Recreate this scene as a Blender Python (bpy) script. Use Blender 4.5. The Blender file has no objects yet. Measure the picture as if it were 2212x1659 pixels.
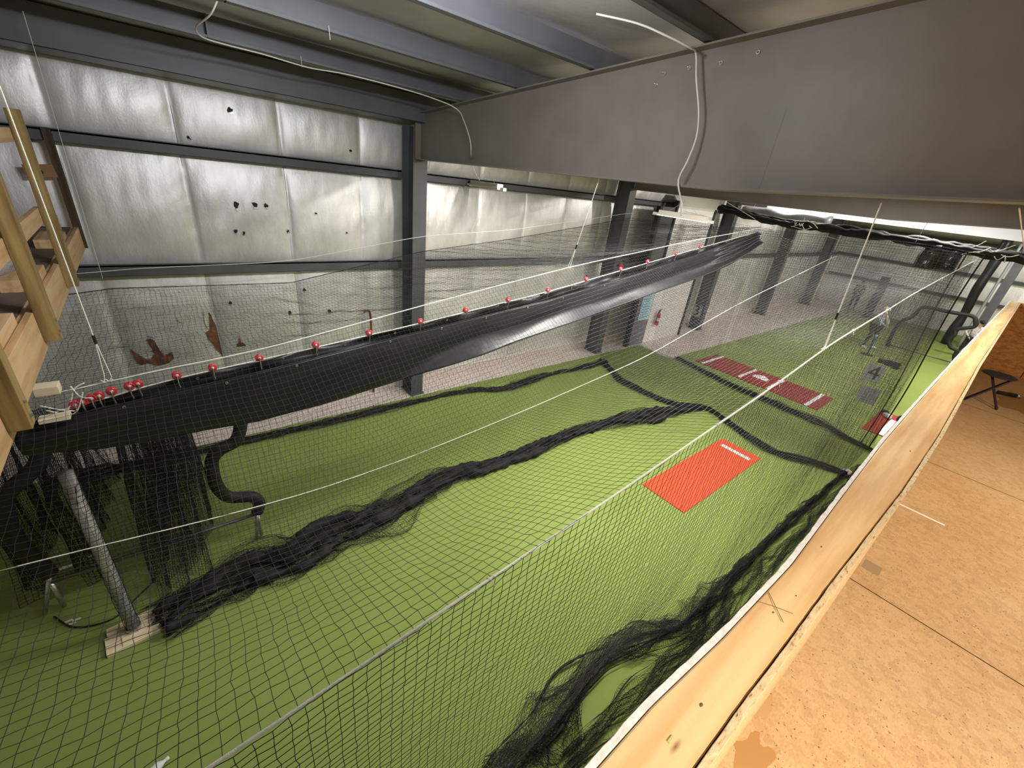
import bpy, bmesh, math, random
import numpy as np
from mathutils import Vector, Matrix, Euler

# ------------------------------------------------------------------ camera, world, lights, exposure
SC = bpy.context.scene
COL = SC.collection
R = math.radians
random.seed(7)
RNG = np.random.default_rng(7)
CAMZ = 4.5
cd = bpy.data.cameras.new('camera'); cam = bpy.data.objects.new('camera', cd); COL.objects.link(cam)
cd.sensor_width = 36.0; cd.lens = 36 * 900.6 / 2212; cd.clip_start = 0.02; cd.clip_end = 200
rot = Matrix.Rotation(R(-41.60), 4, 'Z') @ Matrix.Rotation(R(64.03), 4, 'X') @ Matrix.Rotation(R(7.28), 4, 'Z')
cam.matrix_world = Matrix.Translation((0, 0, CAMZ)) @ rot
SC.camera = cam
SC.view_settings.view_transform = 'Standard'; SC.view_settings.look = 'None'
SC.view_settings.gamma = 1; SC.view_settings.use_curve_mapping = False
SC.view_settings.exposure = 0.64
w = bpy.data.worlds.new('world'); SC.world = w; w.use_nodes = True
w.node_tree.nodes['Background'].inputs[0].default_value = (0.62, 0.68, 0.8, 1)
w.node_tree.nodes['Background'].inputs[1].default_value = 0.1

def lamp(loc, power, size=(1.2, .12), color=(1, .95, .86), rz=0, rx=0, ry=0, spread=180):
    l = bpy.data.lights.new('area_lamp', 'AREA'); l.shape = 'RECTANGLE'
    l.size, l.size_y = size; l.energy = power; l.color = color; l.spread = R(spread)
    o = bpy.data.objects.new('area_lamp', l); COL.objects.link(o); o.location = loc
    o.rotation_euler = (R(rx), R(ry), R(rz)); return o
def point_light(loc, power, color=(1, .95, .86), r=.09):
    l = bpy.data.lights.new('point_lamp', 'POINT'); l.energy = power; l.color = color; l.shadow_soft_size = r
    o = bpy.data.objects.new('point_lamp', l); COL.objects.link(o); o.location = loc; return o
COOL = (.86, .91, 1.0); NEUT = (1, .96, .90); WARM = (1, .86, .68)
point_light((1.45, 2.3, 5.52), 56, (.93, .95, 1))                       # lamp over the first bay, just above the frame
lamp((1.35, 2.05, 5.38), 54, size=(1.2, .1), color=(.93, .95, 1), rx=64)   # added unseen lamp, tilted to brighten the foil wall
lamp((4.75, 2.4, 5.0), 185, size=(1.2, .12), color=NEUT, rz=90)  # unseen area lamps from here on, added behind the rafters to brighten the lanes
lamp((5.4, 5.2, 4.95), 75, size=(1.2, .12), color=NEUT, rz=90)
lamp((7.4, 2.0, 5.0), 110, size=(1.2, .12), color=NEUT, rz=90)
lamp((12.4, 1.6, 5.2), 120, size=(1.2, .12), color=NEUT, rz=90)
point_light((13.2, 4.4, 5.2), 150, NEUT)  # unseen point lights added to brighten the far bays
point_light((19.0, 1.5, 5.2), 400, NEUT)
point_light((18.0, -2.5, 5.3), 620, NEUT)
point_light((25.5, 4.0, 5.1), 90, NEUT)
point_light((25.0, -1.0, 5.2), 280, NEUT)
lamp((.3, -1.7, 5.15), 92, size=(1.2, .3), color=(1, .88, .72), spread=135)  # over the mezzanine
lamp((4.8, -2.4, 5.2), 95, size=(1.2, .3), color=(1, .88, .72))

# ------------------------------------------------------------------ helpers
def fin(o, **kw):
    for k, v in kw.items():
        if v is not None: o[k] = v
    return o
def mesh_obj(name, me, m=None, parent=None, **kw):
    if m is not None: me.materials.append(m)
    o = bpy.data.objects.new(name, me); COL.objects.link(o)
    if parent is not None: o.parent = parent
    return fin(o, **kw)
def obj(name, bm, m, parent=None, smooth=False, bevel=0, **kw):
    me = bpy.data.meshes.new(name); bm.to_mesh(me); bm.free()
    if smooth:
        for p in me.polygons: p.use_smooth = True
    o = mesh_obj(name, me, m, parent, **kw)
    if bevel:
        b = o.modifiers.new('bevel', 'BEVEL'); b.width = bevel; b.segments = 2; b.limit_method = 'ANGLE'
    return o
def thing(name, label, cat, loc=(0, 0, 0), rz=0, group=None):
    o = bpy.data.objects.new(name, None); COL.objects.link(o); o.location = loc; o.rotation_euler = (0, 0, rz)
    o.empty_display_size = .1
    return fin(o, label=label, category=cat, group=group)
def tag(o, label, cat, group=None): return fin(o, label=label, category=cat, group=group)
def box(bm, x0, x1, y0, y1, z0, z1, M=None):
    vs = [bm.verts.new((x, y, z)) for x in (x0, x1) for y in (y0, y1) for z in (z0, z1)]
    for f in ((0, 1, 3, 2), (4, 6, 7, 5), (0, 4, 5, 1), (2, 3, 7, 6), (0, 2, 6, 4), (1, 5, 7, 3)):
        bm.faces.new([vs[i] for i in f])
    if M is not None:
        for v in vs: v.co = M @ v.co
    return vs
def B(*a, M=None):
    bm = bmesh.new(); box(bm, *a, M=M); return bm
def beam(bm, a, b, w, h, up=(0, 0, 1)):
    a = Vector(a); b = Vector(b); d = (b - a); L = d.length; d.normalize()
    u = Vector(up); s = d.cross(u).normalized(); u = s.cross(d)
    M = Matrix.Translation(a) @ Matrix((d, s, u)).transposed().to_4x4()
    return box(bm, 0, L, -w / 2, w / 2, -h / 2, h / 2, M)
def tube(bm, pts, r, seg=8, cap=True, closed=False):
    pts = [Vector(p) for p in pts]; n = len(pts); rings = []; prev = None
    for i, p in enumerate(pts):
        a = pts[(i - 1) % n] if (i > 0 or closed) else p
        b = pts[(i + 1) % n] if (i < n - 1 or closed) else p
        t = (b - a).normalized()
        if prev is None:
            ref = Vector((0, 0, 1)) if abs(t.z) < .9 else Vector((1, 0, 0))
            s = t.cross(ref).normalized()
        else: s = (prev - t * prev.dot(t)).normalized()
        prev = s; u = t.cross(s)
        rr = r[i] if isinstance(r, (list, tuple)) else r
        rings.append([bm.verts.new(p + (s * math.cos(k * 2 * math.pi / seg) + u * math.sin(k * 2 * math.pi / seg)) * rr) for k in range(seg)])
    for i in range(n if closed else n - 1):
        A = rings[i]; Bq = rings[(i + 1) % n]
        for k in range(seg): bm.faces.new((A[k], A[(k + 1) % seg], Bq[(k + 1) % seg], Bq[k]))
    if cap and not closed:
        bm.faces.new(rings[0][::-1]); bm.faces.new(rings[-1])
def T(pts, r, seg=8, closed=False):
    bm = bmesh.new(); tube(bm, pts, r, seg, closed=closed); return bm
def smooth_path(pts, n=8):
    P = [Vector(p) for p in pts]; out = []
    for i in range(len(P) - 1):
        p0 = P[max(i - 1, 0)]; p1 = P[i]; p2 = P[i + 1]; p3 = P[min(i + 2, len(P) - 1)]
        for k in range(n):
            t = k / n
            out.append(.5 * ((2 * p1) + (p2 - p0) * t + (2 * p0 - 5 * p1 + 4 * p2 - p3) * t * t + (3 * p1 - p0 - 3 * p2 + p3) * t ** 3))
    out.append(P[-1]); return out
def ellipsoid(bm, c, r, seg=16, rings=10, M=None):
    g = bmesh.ops.create_uvsphere(bm, u_segments=seg, v_segments=rings, radius=1)
    for v in g['verts']:
        v.co = Vector((v.co.x * r[0], v.co.y * r[1], v.co.z * r[2]))
        if M is not None: v.co = M @ v.co
        v.co += Vector(c)
def lathe(bm, prof, seg=20, M=None, closed=False):
    rings = []
    for r, z in prof:
        ring = []
        for k in range(seg):
            a = k * 2 * math.pi / seg; v = Vector((r * math.cos(a), r * math.sin(a), z))
            ring.append(bm.verts.new(M @ v if M is not None else v))
        rings.append(ring)
    n = len(rings)
    for i in range(n if closed else n - 1):
        for k in range(seg): bm.faces.new((rings[i][k], rings[i][(k + 1) % seg], rings[(i + 1) % n][(k + 1) % seg], rings[(i + 1) % n][k]))
    if not closed:
        if prof[0][0] > 1e-4: bm.faces.new(rings[0][::-1])
        if prof[-1][0] > 1e-4: bm.faces.new(rings[-1])
def poly_slab(pts, z0, z1):
    bm = bmesh.new(); a = [bm.verts.new((x, y, z0)) for x, y in pts]; b = [bm.verts.new((x, y, z1)) for x, y in pts]
    n = len(pts); bm.faces.new(a[::-1]); bm.faces.new(b)
    for i in range(n): bm.faces.new((a[i], a[(i + 1) % n], b[(i + 1) % n], b[i]))
    bmesh.ops.recalc_face_normals(bm, faces=bm.faces[:]); return bm
def dup(root, loc, label=None, group=None, rot=None):
    r = root.copy(); COL.objects.link(r); r.location = loc
    if rot is not None: r.rotation_euler = rot
    if label: r['label'] = label
    if group: r['group'] = group
    for ch in list(root.children):
        c = ch.copy(); COL.objects.link(c); c.parent = r
        for g in list(ch.children):
            d = g.copy(); COL.objects.link(d); d.parent = c
    return r
def text_mesh(name, s, size, m, parent, M, depth=.004, align='CENTER', **kw):
    cu = bpy.data.curves.new(name, 'FONT'); cu.body = s; cu.size = size; cu.extrude = depth
    cu.align_x = align; cu.align_y = 'CENTER'
    tmp = bpy.data.objects.new(name, cu); COL.objects.link(tmp)
    me = bpy.data.meshes.new_from_object(tmp.evaluated_get(bpy.context.evaluated_depsgraph_get()))
    bpy.data.objects.remove(tmp); bpy.data.curves.remove(cu)
    me.transform(M); me.materials.clear()
    return mesh_obj(name, me, m, parent, **kw)
def interp(tbl, x):
    a = np.array(tbl); return np.interp(x, a[:, 0], a[:, 1])
class Noise:
    """smooth pseudo noise from a few sines"""
    def __init__(s, n=6, f=1.0, seed=0):
        g = np.random.default_rng(seed); s.k = g.normal(0, 1, (n, 2)) * f; s.p = g.uniform(0, 6.28, n); s.n = n
    def __call__(s, a, b=0.0):
        a = np.asarray(a, float); r = 0
        for i in range(s.n): r = r + np.sin(a * s.k[i, 0] + np.asarray(b) * s.k[i, 1] + s.p[i])
        return r / math.sqrt(s.n)
def grid_mesh(name, P, m, parent=None, smooth=True, thick=0, **kw):
    nu, nv = P.shape[:2]; me = bpy.data.meshes.new(name)
    idx = np.arange(nu * nv).reshape(nu, nv)
    F = np.stack([idx[:-1, :-1], idx[1:, :-1], idx[1:, 1:], idx[:-1, 1:]], -1).reshape(-1, 4)
    fast(me, P.reshape(-1, 3), F)
    if smooth: me.polygons.foreach_set('use_smooth', np.ones(len(F), bool))
    o = mesh_obj(name, me, m, parent, **kw)
    if thick:
        s = o.modifiers.new('solid', 'SOLIDIFY'); s.thickness = thick; s.offset = 0
    return o
def fast(me, V, F):
    me.vertices.add(len(V)); me.vertices.foreach_set('co', np.ascontiguousarray(V, dtype=np.float32).ravel())
    me.loops.add(F.size); me.loops.foreach_set('vertex_index', np.ascontiguousarray(F, dtype=np.int32).ravel())
    me.polygons.add(len(F)); me.polygons.foreach_set('loop_start', np.arange(0, F.size, F.shape[1], dtype=np.int32))
    me.polygons.foreach_set('loop_total', np.full(len(F), F.shape[1], dtype=np.int32))
    me.update(calc_edges=True); me.validate()
def strings(P, r, seg=3):
    """one tube along every row (first axis) of the grid P"""
    nu, nv = P.shape[:2]
    Tu = np.gradient(P, axis=0); Tu /= np.linalg.norm(Tu, axis=2, keepdims=True) + 1e-9
    ref = np.zeros_like(P); ref[..., 2] = 1; bad = np.abs(Tu[..., 2]) > .8; ref[bad] = (1, 0, 0)
    S = np.cross(Tu, ref); S /= np.linalg.norm(S, axis=2, keepdims=True) + 1e-9
    U = np.cross(S, Tu)
    ring = [P + (S * math.cos(a) + U * math.sin(a)) * r for a in [k * 2 * math.pi / seg for k in range(seg)]]
    V = np.stack(ring, 2)                                            # nu,nv,seg,3
    idx = np.arange(nu * nv * seg).reshape(nu, nv, seg); fs = []
    for k in range(seg):
        k2 = (k + 1) % seg
        fs.append(np.stack([idx[:-1, :, k], idx[:-1, :, k2], idx[1:, :, k2], idx[1:, :, k]], -1).reshape(-1, 4))
    return V.reshape(-1, 3), np.concatenate(fs)
def net(name, P, m, parent=None, r=.0013, jit=.0022, **kw):
    P = P + RNG.normal(0, jit, P.shape)
    V1, F1 = strings(P, r); V2, F2 = strings(np.swapaxes(P, 0, 1).copy(), r)
    me = bpy.data.meshes.new(name); fast(me, np.concatenate([V1, V2]), np.concatenate([F1, F2 + len(V1)]))
    return mesh_obj(name, me, m, parent, **kw)

# ------------------------------------------------------------------ materials
class NT:
    def __init__(s, name):
        s.m = bpy.data.materials.new(name); s.m.use_nodes = True; s.t = s.m.node_tree
        s.b = s.t.nodes['Principled BSDF']; s.l = s.t.links
    def n(s, typ, **kw):
        x = s.t.nodes.new('ShaderNode' + typ)
        for k, v in kw.items():
            if k.startswith('_'): setattr(x, k[1:], v)
            else:
                key = int(k[1:]) if k[0] == 'i' and k[1:].isdigit() else k.replace('_', ' ')
                if isinstance(v, bpy.types.NodeSocket): s.l.new(v, x.inputs[key])
                else: x.inputs[key].default_value = v
        return x
    def coords(s, scale=(1, 1, 1), rot=(0, 0, 0), kind='Object'):
        tc = s.n('TexCoord'); mp = s.n('Mapping', Scale=scale, Rotation=rot); s.l.new(tc.outputs[kind], mp.inputs[0]); return mp.outputs[0]
    def ramp(s, fac, stops):
        r = s.n('ValToRGB'); s.l.new(fac, r.inputs[0]); e = r.color_ramp.elements
        e[0].position = stops[0][0]; e[0].color = (*stops[0][1], 1); e[1].position = stops[-1][0]; e[1].color = (*stops[-1][1], 1)
        for p, c in stops[1:-1]:
            q = e.new(p); q.color = (*c, 1)
        return r.outputs[0]
    def noise(s, vec, scale, detail=4, rough=.55):
        x = s.n('TexNoise', Scale=scale, Detail=detail, Roughness=rough); s.l.new(vec, x.inputs['Vector']); return x.outputs['Fac']
    def mix(s, f, a, b, mode='MIX'):
        x = s.t.nodes.new('ShaderNodeMix'); x.data_type = 'RGBA'; x.blend_type = mode
        for i, v in ((0, f), (6, a), (7, b)):
            if isinstance(v, bpy.types.NodeSocket): s.l.new(v, x.inputs[i])
            else: x.inputs[i].default_value = v if i == 0 else (*v, 1)
        return x.outputs[2]
    def set(s, col=None, rough=None, metal=None, spec=None, normal=None):
        for k, v in (('Base Color', col), ('Roughness', rough), ('Metallic', metal), ('Specular IOR Level', spec), ('Normal', normal)):
            if v is None: continue
            if isinstance(v, bpy.types.NodeSocket): s.l.new(v, s.b.inputs[k])
            elif k == 'Base Color': s.b.inputs[k].default_value = (*v, 1)
            else: s.b.inputs[k].default_value = v
        return s
    def bump(s, h, strength=.3, dist=.01):
        x = s.n('Bump', Strength=strength, Distance=dist); s.l.new(h, x.inputs['Height']); return x.outputs[0]
def mat(name, col, rough=.6, metal=0, spec=.4, var=.0, vs=6.0, bump=0, bs=40):
    t = NT(name)
    if var:
        v = t.coords(); f = t.noise(v, vs); t.set(col=t.ramp(f, [(.3, tuple(c * (1 - var) for c in col)), (.7, tuple(min(1, c * (1 + var)) for c in col))]))
    else: t.set(col=col)
    t.set(rough=rough, metal=metal, spec=spec)
    if bump: t.set(normal=t.bump(t.noise(t.coords(), bs), bump))
    return t.m
def emis(name, col, s):
    t = NT(name); t.set(col=col); t.b.inputs['Emission Color'].default_value = (*col, 1); t.b.inputs['Emission Strength'].default_value = s; return t.m

# artificial turf
t = NT('turf'); v = t.coords(); f = t.noise(v, 420, 2); g = t.noise(v, .55, 3); h = t.noise(t.coords((1, 6, 1)), 60, 2)
c = t.ramp(f, [(.25, (.15, .20, .040)), (.5, (.25, .325, .080)), (.8, (.37, .46, .14))])
c = t.mix(.35, c, t.ramp(g, [(.3, (.20, .265, .055)), (.7, (.29, .37, .10))]))
t.set(col=c, rough=.85, spec=.15, normal=t.bump(f, .5, .01)); TURF = t.m
# foil faced insulation
t = NT('foil'); v = t.coords((1, 1, .32)); f1 = t.noise(v, 15, 8, .66); v2 = t.coords(); f2 = t.noise(v2, 1.3, 4); f3 = t.noise(v2, 38, 5, .6)
vo = t.n('TexVoronoi', Scale=7.0); vo.feature = 'DISTANCE_TO_EDGE'; t.l.new(t.coords((1, 1, .6)), vo.inputs['Vector'])
c = t.ramp(f2, [(.3, (.72, .72, .71)), (.55, (.84, .83, .81)), (.8, (.9, .88, .85))])
c = t.mix(.12, c, t.ramp(f1, [(.35, (.25, .25, .25)), (.62, (.9, .88, .84))]))
nb = t.bump(f1, .2, .02); x = t.n('Bump', Strength=.22, Distance=.006); t.l.new(f3, x.inputs['Height']); t.l.new(nb, x.inputs['Normal'])
t.set(col=c, metal=.55, rough=t.n('MapRange', Value=f2, **{'To_Min': .36, 'To_Max': .54}).outputs[0], normal=x.outputs[0]); FOIL = t.m
t = NT('ceiling_foil'); v = t.coords((.5, 1, 1)); f1 = t.noise(v, 5, 5, .6); f2 = t.noise(t.coords(), 1.2, 3)
t.set(col=t.ramp(f2, [(.3, (.44, .42, .44)), (.7, (.60, .57, .60))]), metal=.35, rough=.45, normal=t.bump(f1, .25, .03)); CFOIL = t.m
# dark primer steel
def steel(name, a, b, sc=2.5):
    t = NT(name); v = t.coords(); f = t.noise(v, sc, 5); f2 = t.noise(v, 160, 2)
    t.set(col=t.ramp(f, [(.3, a), (.7, b)]), rough=.5, spec=.45, normal=t.bump(f2, .06, .002)); return t.m
RAFT = steel('rafter_primer', (.175, .152, .128), (.21, .183, .152))
PURL = steel('purlin_primer', (.085, .087, .097), (.112, .114, .126))
COLM = steel('column_primer', (.075, .078, .085), (.10, .103, .112))
# wood
def wood(name, a, b, c2, axis='x', sc=1.0, knots=True):
    t = NT(name); s = {'x': (1.2, 14, 14), 'y': (14, 1.2, 14), 'z': (14, 14, 1.2)}[axis]
    v = t.coords(tuple(q * sc for q in s)); f = t.noise(v, 1.6, 6, .6)
    wv = t.n('TexWave', Scale=1.1, Distortion=7.0, Detail=3.0, **{'Detail_Scale': .8}); wv.bands_direction = 'Y' if axis == 'x' else 'X'
    t.l.new(t.coords(tuple(q * sc * .22 for q in s)), wv.inputs['Vector'])
    c = t.ramp(f, [(.36, a), (.5, b), (.63, c2)])
    c = t.mix(.42, c, t.ramp(wv.outputs['Fac'], [(.05, a), (.3, b), (.7, c2)]))
    if knots:
        k = t.n('TexVoronoi', Scale=2.4); t.l.new(t.coords({'x': (.7, 2.4, 2.4), 'y': (2.4, .7, 2.4), 'z': (2.4, 2.4, .7)}[axis]), k.inputs['Vector'])
        kr = t.ramp(k.outputs['Distance'], [(.0, (1, 1, 1)), (.035, (0, 0, 0))])
        kk = t.n('RGBToBW'); t.l.new(kr, kk.inputs[0]); c = t.mix(kk.outputs[0], c, tuple(q * .38 for q in a))
    t.set(col=c, rough=.6, spec=.3, normal=t.bump(f, .12, .003)); return t.m
PINE = wood('pine_ledge', (.64, .37, .155), (.80, .53, .25), (.88, .62, .325), 'x')
PINEY = wood('pine_board', (.42, .25, .11), (.56, .36, .18), (.64, .44, .24), 'y')
TREATZ = wood('treated_post', (.14, .085, .026), (.27, .18, .062), (.37, .26, .10), 'z')
DARKW = wood('dark_wood', (.035, .022, .01), (.06, .042, .02), (.09, .062, .034), 'z', knots=False)
BLOCK = wood('block_wood', (.55, .43, .24), (.72, .6, .38), (.8, .7, .5), 'x', knots=False)
# osb
t = NT('osb'); v = t.coords()
vo = t.n('TexVoronoi', Scale=30.0, Randomness=1.0); wn = t.n('TexNoise', Scale=14.0, Detail=3.0); t.l.new(v, wn.inputs['Vector'])
mx = t.n('VectorMath', _operation='MULTIPLY_ADD'); t.l.new(wn.outputs['Color'], mx.inputs[0]); mx.inputs[1].default_value = (.12, .12, .12); t.l.new(v, mx.inputs[2])
t.l.new(mx.outputs[0], vo.inputs['Vector'])
bw = t.n('RGBToBW'); t.l.new(vo.outputs['Color'], bw.inputs[0])
c = t.ramp(bw.outputs[0], [(.15, (.42, .25, .115)), (.5, (.56, .36, .185)), (.9, (.64, .45, .25))])
fine = t.noise(t.coords((1, 2.5, 1)), 55, 4); c = t.mix(.35, c, t.ramp(fine, [(.3, (.36, .21, .095)), (.65, (.68, .48, .28))]))
big = t.noise(v, 1.1, 4); c = t.mix(.4, c, t.ramp(big, [(.35, (.48, .28, .12)), (.65, (.60, .43, .24))]))
sp = t.noise(v, 85, 2); spm = t.ramp(sp, [(.66, (0, 0, 0)), (.72, (1, 1, 1))]); sb = t.n('RGBToBW'); t.l.new(spm, sb.inputs[0])
c = t.mix(sb.outputs[0], c, (.15, .085, .035))
t.set(col=c, rough=.62, spec=.3, normal=t.bump(fine, .1, .002)); OSB = t.m
t = NT('osb_edge'); f = t.noise(t.coords((1, 3, 3)), 45, 4); t.set(col=t.ramp(f, [(.30, (.22, .13, .05)), (.40, (.66, .48, .25)), (.7, (.80, .65, .40))]), rough=.8, normal=t.bump(f, .5, .004)); OSBE = t.m
t = NT('drywall_edge'); f = t.noise(t.coords(), 70, 4); t.set(col=t.ramp(f, [(.3, (.74, .69, .64)), (.6, (.93, .91, .88))]), rough=.9, normal=t.bump(f, .6, .004)); DRY = t.m
t = NT('osb_wall'); v = t.coords((1, 1, 1)); f = t.noise(t.coords((1, 1, 2.2)), 11, 6, .7)
t.set(col=t.ramp(f, [(.3, (.34, .14, .035)), (.5, (.66, .32, .09)), (.7, (.82, .46, .17))]), rough=.65); OSBW = t.m
t = NT('concrete'); v = t.coords(); f = t.noise(v, 1.8, 6); f2 = t.noise(v, 26, 4)
t.set(col=t.mix(.4, t.ramp(f, [(.3, (.58, .50, .455)), (.7, (.72, .63, .58))]), t.ramp(f2, [(.3, (.48, .41, .37)), (.7, (.80, .70, .64))])), rough=.6, spec=.4); CONC = t.m
NETM = mat('net_twine', (.026, .026, .027), .5, spec=.5)
NETP = mat('net_pile', (.012, .012, .013), .7, spec=.25)
VINYL = NT('black_vinyl'); VINYL.set(col=(.013, .013, .015), rough=.38, spec=.4, normal=VINYL.bump(VINYL.noise(VINYL.coords((1, 1, 2)), 3, 4), .25, .03)); VINYL = VINYL.m
ROPE = mat('nylon_rope', (.78, .78, .68), .5, var=.1, vs=80, bump=.5, bs=260)
CABLE = mat('white_cable', (.62, .60, .55), .5)
ROPED = mat('grey_wire', (.35, .35, .34), .5)
RED = mat('red_plastic', (.62, .035, .05), .35, spec=.5)
HUBM = mat('roller_hub', (.7, .62, .6), .3, metal=.5)
SILV = mat('zinc_steel', (.6, .6, .6), .3, metal=.9)
BRASS = mat('brass_grommet', (.55, .5, .25), .3, metal=.9)
PIPE = NT('galvanised_pipe'); PIPE.set(col=PIPE.ramp(PIPE.noise(PIPE.coords((1, 1, .4)), 6, 6), [(.35, (.33, .34, .35)), (.6, (.5, .51, .5)), (.72, (.36, .27, .16))]), rough=.45, metal=.4); PIPE = PIPE.m
FOAM = mat('black_foam', (.014, .014, .016), .55, spec=.4, bump=.2, bs=30)
ORANGE = mat('orange_mat', (.80, .085, .028), .8, spec=.2, var=.06, vs=30, bump=.25, bs=300)
DRED = mat('clay_red_mat', (.28, .038, .032), .85, spec=.2, var=.08, vs=30, bump=.25, bs=300)
RED2 = mat('bright_red_mat', (.36, .045, .03), .85, spec=.2, var=.06, vs=30, bump=.25, bs=300)
WHITE = mat('white_rubber', (.82, .82, .80), .6)
OFFW = mat('painted_metal_white', (.80, .76, .66), .45)
PANEL = NT('white_wall_panel'); PANEL.set(col=(.82, .80, .80), rough=.55); PANEL = PANEL.m
BEIGE = mat('beige_panel', (.62, .60, .50), .6)
GREY = mat('grey_door_paint', (.20, .19, .23), .5, var=.1)
NOTE = mat('pale_blue_notice', (.50, .78, .95), .5)
NOTET = mat('notice_ink', (.09, .22, .36), .6)
BLK = mat('black_matte', (.012, .012, .013), .6)
BROWN = NT('torn_backing'); BROWN.set(col=BROWN.ramp(BROWN.noise(BROWN.coords((1, 1, .5)), 14, 5), [(.3, (.045, .014, .005)), (.5, (.13, .045, .012)), (.75, (.34, .15, .05))]), rough=.9); BROWN = BROWN.m
BRIGHT = mat('foil_curl', (.8, .78, .72), .4, metal=.5)
SIGN = mat('grey_sign_cloth', (.42, .42, .45), .8)
SCUFF = mat('dark_stain', (.26, .105, .03), .6)
SEAM = mat('dark_gap', (.05, .028, .012), .9)

# ------------------------------------------------------------------ structure: floor, turf, walls, ceiling
obj('floor', B(-5, 33, -9, 8.4, -.12, -.012), CONC, kind='structure')
pts = [(-4.4, -8.6), (31, -8.6), (31, 6.05)] + [(14.5, 6.12), (12.7, 6.16), (12.1, 6.0), (11.95, 6.3), (12.0, 7.35), (-4.4, 7.38)]
obj('floor_turf', poly_slab(pts, -.012, 0), TURF, kind='structure')
ROOF = lambda y: 5.33 + (7.2 - y) * .07                              # underside of the purlins
GZ = [(2.67, 2.82), (4.28, 4.41)]
SEAMS = [-3.4, -2.1, -.72, .48, 1.78, 3.02, 4.3, 5.55, 6.86, 8.22, 9.6] + [10.9 + 1.3 * i for i in range(17)]
def foil_depth(s, z, seed=3):
    sm = np.array(SEAMS); d = np.min(np.abs(s[..., None] - sm), axis=-1)
    bands = [(0, 2.74), (2.74, 4.34), (4.34, 5.30)]; bz = np.zeros_like(z)
    for a, b in bands:
        tt = np.clip((z - a) / (b - a), 0, 1); bz = np.maximum(bz, np.sin(np.pi * tt) ** .55 * ((z >= a) & (z <= b)))
    pin = 1 - np.exp(-d / .13)
    n1 = Noise(7, 5, seed)(s, z * .6); n2 = Noise(9, 17, seed + 1)(s, z * .35)
    sg = np.sin(26 * z + 60 * d + 5 * Noise(4, 3, 8)(s, z)); rad = np.exp(-d / .12) * sg * .0022
    return .10 * bz * (.5 + .5 * pin) + .006 * n1 * bz + .0018 * n2 + rad - .010 * np.exp(-(d / .02) ** 2)
xs = np.concatenate([np.arange(-4.2, 12, .035), np.arange(12, 31.4, .12)]); zs = np.arange(0, 5.8, .045)
X, Z = np.meshgrid(xs, zs, indexing='ij'); Y = 8.12 - foil_depth(X, Z)
wall_left = grid_mesh('wall_left', np.stack([X, Y, Z], -1), FOIL, kind='structure')
for sx in SEAMS[1:11]:
    for z0_, z1_ in ((.2, 2.66), (2.84, 4.27), (4.43, 5.15)):
        zz_ = np.linspace(z0_, z1_, 22); px_ = sx + .012 * np.sin(zz_ * 3 + sx); dd_ = foil_depth(px_, zz_)
        obj('seam_fold', T([(a, 8.12 - c - .001, b) for a, b, c in zip(px_, zz_, dd_)], .0045, 6), SIGN, wall_left, smooth=True)
obj('outer_skin', B(-4.4, 31.6, 8.2, 8.25, -.1, 6.0), COLM, wall_left)
obj('baseboard_left', B(-4.2, 31.3, 8.03, 8.1, -.01, .17), CONC, kind='structure')
obj('trim_1', B(-4.2, 31.3, 8.02, 8.1, .17, .185), BEIGE, kind='structure')
def blob(cx, cz, pts, m, name, dy=.0):
    """an irregular opening in the foil, lying on its surface"""
    P = np.array([(cx + a, cz + b) for a, b in pts]); cen = P.mean(0)
    bm = bmesh.new(); ys = lambda p: 8.12 - float(foil_depth(np.array([p[0]]), np.array([p[1]]))[0]) - .016 - dy
    rim = []
    n = len(P); fine = []
    for i in range(n):
        for k in range(3):
            q = P[i] * (1 - k / 3) + P[(i + 1) % n] * k / 3 + RNG.normal(0, .006, 2); fine.append(q)
    vs = [bm.verts.new((q[0], ys(q), q[1])) for q in fine]
    f = bm.faces.new(vs); bmesh.ops.triangulate(bm, faces=[f])
    ex = bmesh.ops.extrude_face_region(bm, geom=bm.faces[:])
    for e in ex['geom']:
        if isinstance(e, bmesh.types.BMVert): e.co.y += .01
    return obj(name, bm, m, wall_left)
blob(-.36, 1.42, [(-.27, .12), (-.25, -.02), (-.2, -.07), (-.05, -.06), (.0, .02), (-.02, .14), (-.06, .25), (.0, .27), (.04, .2), (.05, .08), (.1, -.02), (.2, -.0), (.21, -.1), (.12, -.18), (-.02, -.18), (-.04, -.1), (-.16, -.14), (-.24, -.12)], BROWN, 'torn_opening')
blob(.44, 1.6, [(0, .42), (.05, .2), (.03, .08), (.07, -.1), (.06, -.4), (-.02, -.2), (-.09, .0), (-.11, .09), (-.02, .13), (-.03, .25)], BROWN, 'torn_opening')
blob(.78, 1.42, [(0, .17), (.02, .05), (.08, -.03), (-.07, -.03), (-.03, .03)], BROWN, 'torn_opening')
blob(.39, 1.86, [(0, .2), (.02, .1), (.0, -.12), (-.04, -.02), (-.03, .1)], BRIGHT, 'foil_curl', .012)
blob(.05, 1.96, [(0, .04), (.04, -.02), (.01, -.06), (-.04, -.03)], BRIGHT, 'foil_curl', .01)
blob(-.3, 1.73, [(-.12, .03), (0, -.0), (.06, .05), (.14, .1), (.03, .0), (-.02, -.04)], BRIGHT, 'foil_curl', .012)
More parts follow.
